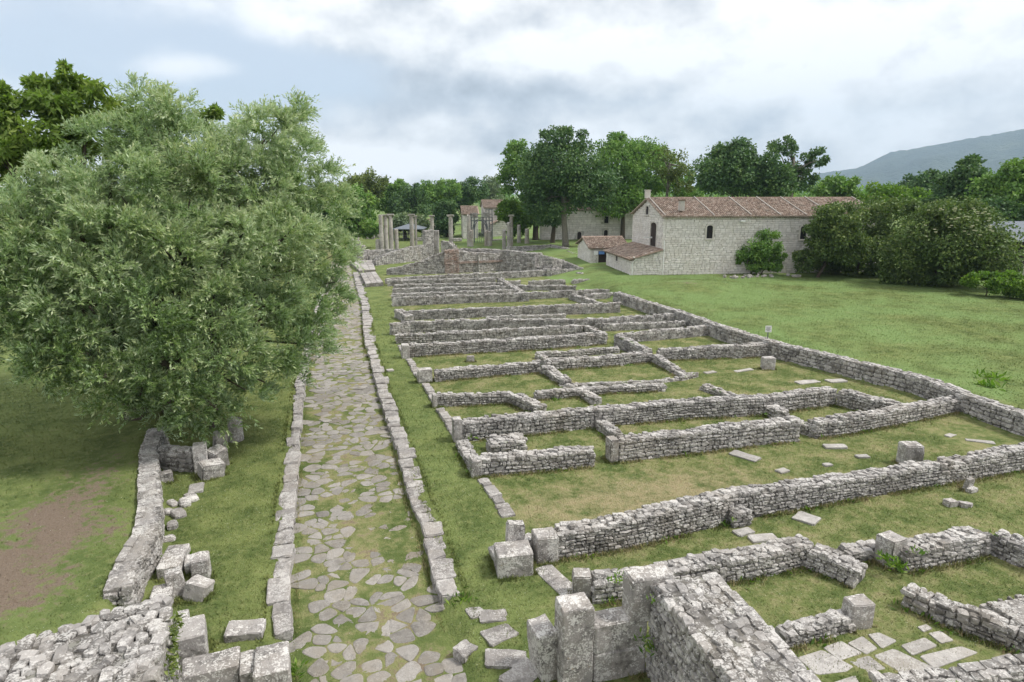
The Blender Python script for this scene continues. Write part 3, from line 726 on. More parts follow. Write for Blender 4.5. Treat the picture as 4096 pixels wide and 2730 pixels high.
# ------------------------------------------------------------------ gate walls in front and the hewn blocks around them
rubble_wall('thick sloping gate wall with stony top at the bottom right', [(5.58, 9.42), (5.5, 8.0), (5.42, 6.4), (5.38, 4.2)], [2.0, 2.0, 1.98, 1.95], 1.28, name='gate_wall', group=None, z0=0, ragged=.015, ch=(.12, .18), ln=(.14, .28), cap=300, tj=.3)
rubble_wall('massive crumbling gate wall at the bottom left', [(-2.72, 7.0), (-2.76, 9.4), (-2.8, 11.1), (-3.05, 11.75)], [2.05, 2.0, 1.98, 1.9], 2.6, name='gate_wall', group=None, z0=0, ragged=.10, ch=(.09, .17), ln=(.14, .34), cap=300)
B = block
B('hewn_pillar', 'upright hewn stone pillar with a small hole in its top', (4.16, 9.72, 0), (.62, .5, 1.66), -.03, cuts=7, bev=.07, chip=.02)
B('wall_block', 'tall hewn block capping the end of the sloping gate wall', (5.64, 9.66, 1.18), (.86, .42, .86), -.02, cuts=6)
B('wall_block', 'wide hewn block beside the pillar, upper of two courses', (5.03, 9.72, .62), (1.06, .46, .585), -.03, cuts=6)
B('wall_block', 'wide hewn block beside the pillar, lower of two courses', (5.03, 9.72, 0), (1.06, .5, .61), -.03, cuts=6)
B('leaning_block', 'hewn block leaning to the left against the pillar', (3.74, 10.06, 0), (.42, .58, 1.05), .12, (0, -.1), cuts=6)
B('end_stone', 'rough pointed end stone of the wall behind the gate wall', (5.34, 12.08, 0), (.42, .4, .6), -.3, cuts=5, bev=.14, chip=.12)
B('sill_slab', 'worn threshold slab between the hewn corner stone and the pillar', (4.98, 12.78, -.14), (.5, 1.3, .2), .22, cuts=5)
B('corner_block', 'large squared block with white lichen on the grass strip', (4.14, 13.5, 0), (.86, .68, .62), -.12, cuts=6)
B('standing_slab', 'rounded upright slab standing behind the squared block', (4.28, 13.98, 0), (.44, .26, 1.02), -.12, (0, .07), cuts=6, bev=.16)
B('corner_stone', 'lichen spotted hewn corner stone at the end of the long front wall', (5.05, 13.78, 0), (.56, .52, .72), -.05, cuts=6)
B('rough_rock', 'dark broken rock wedged behind the hewn corner stone', (4.72, 14.15, 0), (.4, .36, .45), .4, cuts=4, bev=.14, chip=.15)
B('rough_rock', 'low sloping rock in the grass against the rounded upright slab', (3.92, 14.02, 0), (.3, .5, .34), .1, (0, -.25), cuts=4, bev=.14)
# left side of the street
B('hewn_block', 'big hewn cube against the left gate wall', (-2.84, 12.52, 0), (.52, .68, .66), .14, cuts=6)
B('hewn_block', 'dark hewn block in the row at the bottom left', (-2.36, 11.55, 0), (.98, .56, .5), .1, cuts=6)
B('hewn_block', 'narrow hewn block in the row at the bottom left', (-1.72, 11.42, 0), (.26, .62, .46), .05, cuts=5)
B('hewn_block', 'pale topped hewn block at the street end of the bottom row', (-1.27, 11.24, 0), (.62, .84, .58), .03, cuts=6)
B('loose_slab', 'single flat stone slab lying alone on the left lawn', (-1.92, 12.92, 0), (.74, .5, .16), -.12, (0, .03), cuts=6, chip=.1)
B('fallen_block', 'flat fallen block against the retaining wall, farthest of its heap', (-3.82, 16.05, 0), (.52, 1.05, .34), -.08, cuts=5)
B('fallen_block', 'upright fallen block with pale top on the left lawn', (-3.12, 15.45, 0), (.40, .42, .56), .05, (.05, 0), cuts=5)
B('fallen_block', 'dark low fallen block under the flat slab', (-3.36, 15.85, 0), (.34, .5, .28), .1, cuts=4)
B('fallen_block', 'leaning fallen block with a cleft in front of the heap', (-3.50, 14.82, 0), (.36, .4, .6), .25, (-.12, -.16), cuts=5, chip=.12)
B('fallen_block', 'tilted wedge shaped fallen block nearest the lawn', (-3.1, 14.62, 0), (.50, .44, .38), -.45, (-.2, .22), cuts=5, chip=.12)
B('fallen_block', 'low fallen block tucked behind the left gate wall end', (-3.78, 14.55, 0), (.44, .5, .36), .05, cuts=4)
B('fallen_block', 'small dark fallen block beside the left gate wall end', (-3.18, 13.35, 0), (.28, .4, .42), .1, cuts=4)
# wall ends
def endb(label, px, py, d, rz=-.05, **kw):
    p = G(px, py); return B('end_block', label, (p.x+d[0]/2-.04, p.y+d[1]/2-.05, 0), d, rz, group='squared end stones of the walls', cat='end stone', **kw)
endb('pale squared end block of the short wall by the lawn strip', 1893, 1916, (.34, .5, .64), cuts=4)
endb('tall rounded end stone of the longest wall', 1820, 1770, (.34, .5, .86), cuts=5, bev=.18)
endb('rounded end stone of the wall behind the long front wall', 2445, 1850, (.30, .5, .8), cuts=5, bev=.2)
endb('broad rounded pillar end stone beside the lawn strip', 1676, 1531, (.72, .5, .62), cuts=5, bev=.16)
endb('squared pale end block with brownish foot, farther along the strip', 1612, 1437, (.42, .46, .8), cuts=4)
endb('dark end stone of the small room wall by the strip', 1736, 1630, (.2, .4, .54), cuts=4)
p = G(3420, 2518); B('standing_stone', 'upright squared stone at the end of the low slab room wall', (p.x+.16, p.y+.14, 0), (.52, .36, .58), -.1, cuts=6, chip=.03)
p = G(3545, 2260); B('standing_stone', 'tall broken doorway stones at the ragged wall gap', (p.x+.12, p.y+.05, 0), (.5, .5, .74), .1, cuts=6, bev=.16, chip=.14)
p = G(3500, 2250)
for i, (dx, dy, dz, s) in enumerate([(.62, -.25, .34, .34), (.75, -.42, .16, .36), (.5, -.3, .1, .4), (.86, -.2, .42, .3)]):
    pass
p = G(3075, 1480); B('standing_stone', 'pale upright squared stone standing in the back grass room', (p.x, p.y+.1, 0), (.62, .42, .66), -.2, cuts=6, chip=.04)
p = G(3635, 1858); B('standing_stone', 'dark faced upright stone stump behind the long front wall', (p.x, p.y, 0), (.62, .5, .75), -.25, cuts=6, chip=.05)
p = G(3860, 1952); B('loose_stone', 'pale pointed stone leaning on the long front wall', (p.x, p.y-.08, 0), (.3, .14, .36), .1, (.12, 0), cuts=4, bev=.12)
p = G(3850, 1946); B('loose_stone', 'small pale stone at the foot of the leaning stone', (p.x-.02, p.y-.32, -.02), (.34, .2, .12), .1, cuts=4)
p = G(1882, 1448, 0); B('loose_stone', 'small pointed stone poking up behind a middle wall', (p.x, p.y, 0), (.42, .2, .34), -.2, cuts=4, bev=.14)
SL = [('flat pale slab set in the grass of the wide room', 2980, 1826, .46, 1.0, .45), ('flat stone in the grass below the small ledge of the front wall', 2975, 2130, .55, .3, .1), ('flat stone in grass before the wall behind the gate', 3050, 2156, .75, .34, -.1), ('step slab jutting from the front wall foot', 3225, 2075, .6, .62, .5), ('flat pale stone in grass near the doorway gap', 3340, 1788, .8, .35, -.3), ('small flat stone in the middle of the wide room', 3130, 1886, .4, .3, .2), ('small flat pale stone right of the wide room centre', 3310, 1862, .3, .2, 0), ('flat pale stone left of the upright stump', 3450, 1828, .45, .25, -.2), ('half buried pale slab near the right side of the wide room', 3800, 1745, .5, .24, .3), ('half buried pale stone line toward the right edge', 3920, 1770, .9, .26, -.75), ('small flat stone in the lawn strip', 1560, 1483, .36, .3, .2), ('pale broken slab row by the corner of the back room', 3230, 1530, 1.3, .45, .05), ('pale broken slab beside the corner room wall', 3345, 1525, 1.0, .5, -.05), ('low flat stone in the back grass room', 2975, 1484, 1.1, .3, .1), ('second low flat stone in the back grass room', 2840, 1492, .7, .34, .15), ('flat brownish slab in the left lawn by the willow', 785, 1955, .42, .7, .1)]
for lab, px, py, a, b, rz in SL:
    p = G(px, py); B('flat_stone', lab, (p.x, p.y, -.1), (a, b, .15), rz, (random.uniform(-.03, .03), random.uniform(-.03, .03)), cat='stone', mat=SLABM, cuts=4, bev=.05, chip=.12)
for i, (px, py, s) in enumerate([(3800, 2020, .34), (3850, 2024, .26), (3872, 2022, .2)]):
    p = G(px, py); B('half_buried_rock', ['dark half buried rock in the grass near the right edge', 'middle one of three half buried rocks', 'smallest of three half buried rocks'][i], (p.x, p.y, -.05), (s, s*.8, s*.6), i, cat='rock', cuts=4, bev=.14, chip=.12)
p = G(2975, 2120, 0)
rubble_wall('small ledge of stones built against the long front wall', [G(2935, 2112), G(3005, 2100)], .4, .3, name='stone_ledge', group=None, z0=0, cat='ledge', ch=(.14, .2))
# front sill stones along the street side of the rooms
SIL = [[(1905, 1925), (1960, 2000), (2010, 2080)], [(1740, 1640), (1780, 1700), (1815, 1755)], [(1685, 1540), (1712, 1585), (1735, 1622)], [(1620, 1440), (1650, 1490), (1675, 1525)], [(1588, 1385), (1605, 1420), (1612, 1432)]]
SLB = ['row of worn sill stones leading to the squared corner blocks', 'row of sill stones below the longest wall end', 'row of sill stones beside the small room', 'row of sill stones beside the broad pillar end', 'short row of sill stones beside the far squared end']
for q, lab in zip(SIL, SLB):
    pts = [G(*a) for a in q]; pts.sort(key=lambda p: -p.y)
    o0 = tag(empty('stone_sill', pts[0]), lab, 'sill', 'sill stones along the street side of the rooms'); rg = random.Random(3)
    for a, b in zip(pts[:-1], pts[1:]):
        d = b-a; L = d.length; s = 0
        while s < L-.1:
            l = min(rg.uniform(.28, .55), L-s); c = a + d*((s+l/2)/L); s += l
            block('sill_stone', None, (c.x-o0.location.x+.2, c.y-o0.location.y, -.12), (rg.uniform(.3, .46), l, .2+rg.uniform(-.03, .06)), math.atan2(-d.x, d.y)+math.pi, (rg.uniform(-.05, .05), rg.uniform(-.05, .05)), mat=KERB, parent=o0, cuts=3, bev=.05, chip=.12)
# floor slabs of the paved room, right foreground
FS = [[(540, 1365), (740, 1305), (990, 1440), (930, 1480), (700, 1500)], [(745, 1285), (890, 1232), (1060, 1330), (880, 1390)], [(940, 1250), (1060, 1195), (1180, 1290), (1090, 1340)], [(1105, 1180), (1190, 1165), (1335, 1230), (1215, 1290)], [(1370, 1265), (1560, 1205), (1660, 1270), (1460, 1345)], [(1520, 1350), (1850, 1275), (1985, 1325), (1640, 1450)], [(1150, 1350), (1310, 1295), (1640, 1450), (1440, 1530)], [(955, 1395), (1110, 1350), (1250, 1455), (1090, 1490)], [(820, 1568), (1000, 1510), (1120, 1568), (980, 1640)], [(1190, 1530), (1290, 1500), (1420, 1545), (1300, 1610)], [(1590, 1170), (1680, 1150), (1790, 1225), (1690, 1250)], [(1500, 1120), (1570, 1100), (1620, 1130), (1550, 1160)]]
fl = tag(empty('slab_floor', G(3500, 2650)), 'paved floor of big grey slabs with grassy joints', 'floor', kind='structure')
for k, q in enumerate(FS):
    w_ = [G(2920+x/2, 1946+y/2, .03) for x, y in q]; c = sum(w_, Vector())/len(w_); w_ = [c+(a-c)*1.03 for a in w_]
    v, f4, f3 = slab_mesh(round_poly([(a.x-c.x, a.y-c.y) for a in w_][::-1], .07), -.1, .02, rng, .008, .012, .97)
    link('floor_slab', mesh_np('floor_slab', v, [f4, f3], smooth=False, mat=SLABM), (c.x-fl.location.x, c.y-fl.location.y, 0), fl)
# by the willow: cross wall of squared stones, blocks, drum
rubble_wall('short wall of coursed stones under the willow', [G(640, 1880), G(775, 1890)], .72, .4, name='coursed_wall', group=None, z0=0, ch=(.13, .19), ln=(.2, .4), ragged=.02)
p = G(800, 1890); B('pillar_stone', 'upright block closing the coursed wall under the willow', (p.x+.05, p.y+.12, 0), (.42, .46, .95), .1, cuts=5)
p = G(845, 1905); B('fallen_rock', 'lichen covered boulder below the willow, nearest the lawn', (p.x, p.y, 0), (.72, .55, .5), .4, (.1, .1), cat='rock', cuts=5, bev=.2, chip=.15)
p = G(875, 1870); B('fallen_rock', 'dark slanting rock behind the lichen covered boulder', (p.x, p.y+.1, 0), (.5, .5, .72), .8, (.2, -.2), cat='rock', cuts=5, bev=.2, chip=.15)
p = G(880, 1830); B('fallen_rock', 'upright dark rock farthest of those under the willow', (p.x, p.y, 0), (.4, .5, .9), .3, (.05, .1), cat='rock', cuts=5, bev=.16)
p = G(668, 1925); B('fallen_rock', 'small dark rock at the foot of the retaining wall', (p.x, p.y, 0), (.36, .4, .3), .3, cat='rock', cuts=4, bev=.14)
mb = MB(); mb.tube([(0, 0, -.05), (0, 0, .4), (0, 0, .82), (.01, 0, .84)], [.27, .26, .25, .2], 14); p = G(946, 1760)
tag(mb.build('column_drum', HEWN, None, p), 'grey stone column drum standing under the willow', 'drum')
lo = [G(x, y) for x, y in [(672, 2160), (690, 2110), (715, 2060), (740, 2015), (765, 1995)]]
o0 = tag(empty('stone_row', lo[0]), 'low broken row of dark stones on the left lawn', 'stone row')
for i, q in enumerate(lo + [lo[2]+Vector((-.3, .2, 0)), lo[3]+Vector((-.35, .1, 0))]):
    block('row_stone', None, q-lo[0]+Vector((0, 0, -.08)), (random.uniform(.22, .38), random.uniform(.3, .55), random.uniform(.16, .26)), random.random(), parent=o0, cuts=3, bev=.1, chip=.15)
# raised stone platforms at the far end of the pavement
for lab, q, z in (('raised platform of pale slabs beside the far grass strip', [(1440, 1092), (1502, 1086), (1533, 1128), (1462, 1134)], .42), ('low grassy stone landing behind the slab platform', [(1395, 1040), (1490, 1040), (1502, 1078), (1436, 1082)], .3)):
    w_ = [G(x, y, z) for x, y in q]; o0 = w_[3].copy(); o0.z = 0; mb = MB()
    mb.prism([(a.x-o0.x, a.y-o0.y) for a in w_][::-1], -.05, z-.06); pf = tag(mb.build('stone_platform', MORT, None, o0), lab, 'platform')
    for a in range(3):
        for b in range(4):
            f = lambda u, v: (w_[0]*(1-u)+w_[1]*u)*(1-v) + (w_[3]*(1-u)+w_[2]*u)*v
            c = [f((a+du)/3, (b+dv)/4) for du, dv in ((.03, .03), (.97, .03), (.97, .97), (.03, .97))]; m_ = sum(c, Vector())/4
            v, f4, f3 = slab_mesh([(t.x-m_.x, t.y-m_.y) for t in c][::-1], -.1, .02, rng, .004, .015)
            link('platform_slab', mesh_np('platform_slab', v, [f4, f3], mat=KERB), (m_.x-o0.x, m_.y-o0.y, z-.03), pf)

# ------------------------------------------------------------------ brick faced ruin in the middle distance
RG = 'walls of the brick faced ruin'
def ruin(label, top, hs, t, mat=RUB, base_z=-.03, **kw):
    q = [G(x, y, hh) for (x, y), hh in zip(top, hs)]
    return rubble_wall(label, q, hs, t, name='ruin_wall', group=RG, z0=base_z, mat=mat, ch=(.16, .26), ln=(.22, .5), minpx=9, cap=200, **kw)
def ruin_foot(label, foot, tops, t, mat=RUB, **kw):
    q = [G(x, y) for x, y in foot]; hs = [max(.2, zat(p, ty)) for p, ty in zip(q, tops)]
    return rubble_wall(label, q, hs, t, name='ruin_wall', group=RG, z0=-.03, mat=mat, ch=kw.pop('ch', (.16, .26)), ln=(.22, .5), minpx=9, cap=200, ragged=.06, **kw)
ruin_foot('rubble wall with swooping top rising to the brick edged pier', [(1548, 1100), (1620, 1100), (1675, 1099), (1725, 1098), (1780, 1097)], [1077, 1063, 1050, 1030, 1008], .7)
ruin_foot('pier with brick edge at the top of the swooping wall', [(1782, 1098), (1836, 1096)], [1003, 999], .8, mat=BRICK, ch=(.09, .14))
ruin_foot('long panelled wall right of the brick edged pier', [(1838, 1094), (1912, 1090)], [1004, 1014], .9)
ruin_foot('panelled wall with brick bands in the middle of the ruin', [(1916, 1091), (1980, 1087), (2046, 1083)], [1014, 1013, 1012], 1.0)
ruin_foot('panelled wall ending in the brick corner of the ruin', [(2048, 1082), (2100, 1079), (2168, 1076)], [1013, 1013, 1014], .9)
for i, (fa, fb, zc) in enumerate([((1916, 1091), (2150, 1077), 1.15), ((1838, 1094), (1912, 1090), 1.15)]):
    a, b = G(*fa), G(*fb); d = (b-a); nrm = Vector((d.y, -d.x, 0)).normalized(); mb = MB(); L = d.length; ang = math.atan2(d.y, d.x)
    for r_ in range(3):
        k = 0.0
        while k < L:
            l = min(random.uniform(.3, .45), L-k); c = a + d*((k+l/2)/L) + nrm*.05; k += l
            mb.box((c.x-a.x, c.y-a.y, zc+r_*.085), (l-.02, .1, .07), ang)
    tag(mb.build('brick_band', BRICK, None, a), ['flat red brick band along the middle panelled wall', 'short red brick band left of the wall recess'][i], 'brick band', kind='thing')
ruin_foot('curved wall of the ruin behind the swooping wall', [(1505, 1064), (1537, 1060), (1600, 1053), (1650, 1047), (1702, 1041)], [1046, 1022, 1002, 989, 980], .7)
ruin_foot('tall narrow rubble pier rising above the ruin', [(1705, 1036), (1736, 1034)], [922, 921], .8, ch=(.12, .18))
p = G(1746, 1032); B('ashlar_pier', 'tall pale squared pier beside the narrow rubble pier', (p.x, p.y+.3, 0), (.95, .6, max(3, zat(p, 923))), -.28, cuts=6, mat=HEWN)
ruin_foot('pier with rounded shoulder right of the squared pier', [(1766, 1040), (1795, 1040), (1822, 1042)], [966, 968, 998], .9)
ruin('thick back wall of the ruin below the columns', [(1842, 995), (1930, 997), (2010, 1001), (2140, 1015)], [2.7, 2.6, 2.5, 2.3], .7)
ruin('side wall of the ruin descending toward the field', [(2165, 1020), (2210, 1030), (2250, 1042), (2326, 1074)], [2.3, 2.0, 1.5, .7], .6)
ruin('low inner wall inside the open corner of the ruin', [(2130, 1064), (2190, 1078)], [.8, .8], .5)
ruin('low rubble wall left of the ruin behind the platform', [(1452, 1010), (1480, 1003), (1540, 998), (1600, 998)], [1.3, 1.3, 1.3, 1.3], .6)
ruin('low second rubble wall left of the ruin, lower and nearer', [(1480, 1026), (1545, 1022)], [.7, .7], .6)
ruin('long low mossy rubble bank under the big trees', [(2035, 990), (2110, 986), (2200, 980), (2260, 994)], [1.0, 1.0, 1.1, .9], .8)
ruin('low rubble bank in front of the mossy bank', [(2090, 1000), (2180, 997), (2310, 1003)], [.6, .6, .5], .6)
ruin('low rubble ledge sloping down to the small shed', [(2265, 1004), (2312, 1026)], [.7, .6], .6)
for i, (px, py, ty, wd, zz) in enumerate([(1407, 1028, 955, .85, 0), (1435, 1040, 963, .8, 0), (1452, 1040, 983, .8, 0), (1470, 1041, 1000, .8, 0)]):
    p = G(px, py); B('gate_pier', ['tallest leaning gate pier of stacked stone left of the ruin', 'second gate pier, broad and pale topped', 'third gate pier, half as tall', 'lowest gate pier next to the rubble wall'][i], (p.x, p.y+.4, 0), (wd, .7, zat(p, ty)), -.2, cuts=6, cat='pier', group='gate piers left of the ruin', chip=.08)

# ------------------------------------------------------------------ columns of the basilica
def column(label, x0, x1, ytop, ybase, capital, drums):
    p = G((x0+x1)/2, ybase, .1); h = zat(p, ytop) - .1; dep = proj(p)[2]; r = (x1-x0)/2*dep/FN
    root = empty('stone_column', p, label, 'column', 'standing columns of the basilica'); root['kind'] = 'thing'
    hb = h - (.34 if capital else 0); z = 0.0; n = drums
    for k in range(n):
        z1 = hb*(k+1)/n; mb = MB(); N = 16; r0, r1 = r*(1-.10*z/h)*.96, r*(1-.10*z1/h)*.96
        jx, jy = random.uniform(-.012, .012), random.uniform(-.012, .012)
        mb.tube([(jx, jy, z+.004), (jx, jy, z+.05), (jx, jy, z1-.05), (jx, jy, z1)], [r0*.97, r0, r1, r1*.96], N)
        if not capital and k == n-1:
            mb.v = [(a, b, c + (.12*math.sin(a*7+b*5+k) if c > z1-.06 else 0)) for a, b, c in mb.v]
        mb.build('drum', COLM, root, smooth=False); z = z1
    if capital:
        mb = MB(); rt = r*.9
        mb.tube([(0, 0, hb+.002), (0, 0, hb+.1), (0, 0, hb+.2)], [rt*.95, rt*1.08, rt*1.32], 16)
        cp = mb.build('capital', COLM, root); ma = MB(); ma.box((0, 0, hb+.27), (rt*3.0, rt*2.7, .135), -.25); ma.build('abacus', COLM, cp)
        for s in (-1, 1):
            mc = MB(); mc.tube([(s*rt*1.25, -rt*1.1, hb+.14), (s*rt*1.25, rt*1.1, hb+.14)], rt*.32, 10); mc.build('volute', COLM, cp)
CO = [('short grey column stump left of the tall group', 1502, 1520, 960, 1001, 0, 1), ('tall banded column without capital, leftmost of the three', 1519, 1537, 861, 1001, 0, 4), ('tall pale column with capital, middle of the left three', 1537, 1556, 859, 999, 1, 3), ('tall stained column with capital, right of the left three', 1557, 1576, 857, 998, 1, 3), ('half height column right of the tall three', 1579, 1596, 919, 996, 0, 2), ('tall thick column with broad capital before the shelter', 1640, 1659, 857, 988, 1, 3), ('slender column with capital just behind the thick one', 1660, 1670, 862, 982, 1, 3), ('fluted column with scrolled capital by the stone hut', 1723, 1738, 862, 980, 1, 3), ('tall column with capital at the left of the chapel', 1795, 1814, 860, 986, 1, 3), ('tall broken topped column beside the steel frame', 1868, 1884, 862, 987, 0, 3), ('short column in front of the steel frame', 1878, 1895, 922, 987, 0, 2), ('left of two short fluted stumps under the steel frame', 1937, 1953, 924, 985, 0, 2), ('right of two short fluted stumps under the steel frame', 1949, 1969, 926, 986, 0, 2), ('square topped stump left of the bright tall column', 2008, 2024, 921, 999, 0, 1), ('medium column stump touching the bright tall column', 2027, 2043, 892, 1000, 0, 2), ('bright tall column with flat capital by the trees', 2037, 2053, 860, 992, 1, 3), ('medium column stump standing alone by the trees', 2067, 2084, 902, 983, 0, 2), ('short pale column stump nearest the big tree trunks', 2098, 2117, 917, 987, 0, 2)]
for c in CO: column(*c)
# steel frame that holds up the fragments of an arch
p = G(1927, 972, .1); dep = proj(p)[2]; k = dep/FN
fr = empty('steel_arch_frame', p, 'grey steel frame with arched bars holding stone fragments', 'frame', rz=-YAW)
xs = [-42, -30, 18, 30, 42]
for i, x in enumerate(xs):
    mb = MB(); h0 = (900-838 if i in (2, 3, 4) else 40); mb.box((x*k, 0, (132 if i > 1 else 118)*k/2), (.13, .13, (132 if i > 1 else 118)*k)); mb.build('upright', STEEL, fr)
    mb = MB(); mb.box((x*k, 1.6, 100*k/2), (.12, .12, 100*k)); mb.build('upright', STEEL, fr)
for z in (86, 100, 112, 130):
    for yv in (0, 1.6):
        if yv and z > 101: continue
        mb = MB(); a, b = (-42, 42) if z < 115 else (18, 42); mb.box(((a+b)/2*k, yv, z*k), ((b-a)*k, .1, .1)); mb.build('crossbar', STEEL, fr)
for yv in (0, .8, 1.6):
    for rr in (24, 30):
        mb = MB(); mb.tube([(-6*k + math.cos(t)*rr*k, yv, 50*k + math.sin(t)*(rr+14)*k) for t in np.linspace(0, math.pi, 13)] , .06, 5); mb.build('arch_bar', STEEL, fr)
for x in (-30, -18, -10, -2, 6, 18):
    mb = MB(); mb.box((x*k, .02, 27*k), (.1, .1, 54*k)); mb.build('arch_post', STEEL, fr)
for lab, px, z, wd, h in (('dark carved stone fragment on the left of the steel frame', -26, 102, 20, 15), ('dark carved stone fragment on the right of the steel frame', 18, 102, 30, 17)):
    q = p + Vector((math.cos(-YAW)*px*k, math.sin(-YAW)*px*k, z*k)); B('carved_fragment', lab, q, (wd*k, .5, h*k), -YAW, cat='fragment', cuts=4)

# ------------------------------------------------------------------ buildings
def roof_tiles(mb_v, mb_f, mb_r, a, b, c, d, sp=.21, ln=.40, rad=.095):
    """rows of barrel tiles over the slope quad a-b (eave) to d-c (ridge)"""
    a, b, c, d = map(Vector, (a, b, c, d)); L = (b-a).length; S = (d-a).length
    ue = (b-a)/L; us = (d-a)/S; n = ue.cross(us).normalized()
    if n.z < 0: n = -n
    nc = int(L/sp); nr = int(S/(ln*.8)) + 1
    for i in range(nc):
        for j in range(nr):
            s0 = j*S/nr - .06; s1 = s0 + S/nr*1.2; o = a + ue*(sp*(i+.5) + random.uniform(-.012, .012)); j0 = random.uniform(-.02, .02)
            b0 = len(mb_v); rn = random.random()
            for s_, r_, lift in ((s0+j0, rad, .035), (min(s1+j0, S+.05), rad*.8, .0)):
                for t in (0, .8, 1.57, 2.34, 3.1416):
                    mb_v.append(tuple(o + us*s_ + ue*math.cos(t)*r_ + n*(math.sin(t)*r_*.9 + lift))); mb_r.append(rn)
            for k in range(4): mb_f.append((b0+k, b0+k+1, b0+6+k, b0+5+k))
            b1 = len(mb_v)                                     # blind end of the tile
            for t in (0, .8, 1.57, 2.34, 3.1416): mb_v.append(tuple(o + us*(s0+j0) + ue*math.cos(t)*rad + n*(math.sin(t)*rad*.9 + .035 - .0))); mb_r.append(rn*.6)
            mb_f.append((b1, b1+1, b1+2, b1+4)); 
def opening(root, face_o, ang_l, s0, s1, z0, z1, arch, kind, paneM, frameM, fw=.16):
    """window or door in a wall face: dark leaf set back, stone surround proud of the wall. face_o, ang_l in the house frame"""
    def outl(e):
        p = [(s0-e, z0-(e if kind == 'window' else 0)), (s1+e, z0-(e if kind == 'window' else 0)), (s1+e, z1)]
        if arch:
            for t in np.linspace(0, math.pi, 8)[1:-1]: p.append(((s0+s1)/2 + math.cos(t)*((s1-s0)/2+e), z1 + math.sin(t)*(arch+e)))
            p.append((s0-e, z1))
        else: p[-1] = (s1+e, z1+e); p.append((s0-e, z1+e))
        return p
    d = Vector((math.cos(ang_l), math.sin(ang_l), 0)); n = Vector((d.y, -d.x, 0)); o = Vector(face_o)
    W3 = lambda s, z, dep: o + d*s + n*dep + Vector((0, 0, z))
    mb = MB(); mb.poly([W3(s, z, -.05) for s, z in outl(0)]); w_ = mb.build(kind, paneM, root)
    mb = MB(); a, b = outl(0), outl(fw); N = len(a)
    for i in range(N):
        j = (i+1) % N
        if kind == 'door' and i == 0: continue
        mb.poly([W3(*a[i], .04), W3(*b[i], .04), W3(*b[j], .04), W3(*a[j], .04)][::-1])
        mb.poly([W3(*b[i], .04), W3(*b[i], -.06), W3(*b[j], -.06), W3(*b[j], .04)][::-1])
        mb.poly([W3(*a[i], .04), W3(*a[j], .04), W3(*a[j], -.06), W3(*a[i], -.06)][::-1])
    mb.build('surround', frameM, w_)
    if kind == 'window':
        mb = MB(); c = W3((s0+s1)/2, z0-fw/2, .05); mb.box(c, (s1-s0+.3, .16, .1), ang_l); mb.build('sill', frameM, w_)
        mb = MB(); mb.box(W3((s0+s1)/2, (z0+z1)/2, -.03), (.05, .04, z1-z0), ang_l); mb.box(W3((s0+s1)/2, z0+(z1-z0)*.6, -.03), (s1-s0, .04, .05), ang_l); mb.build('bar', WOODD, w_)
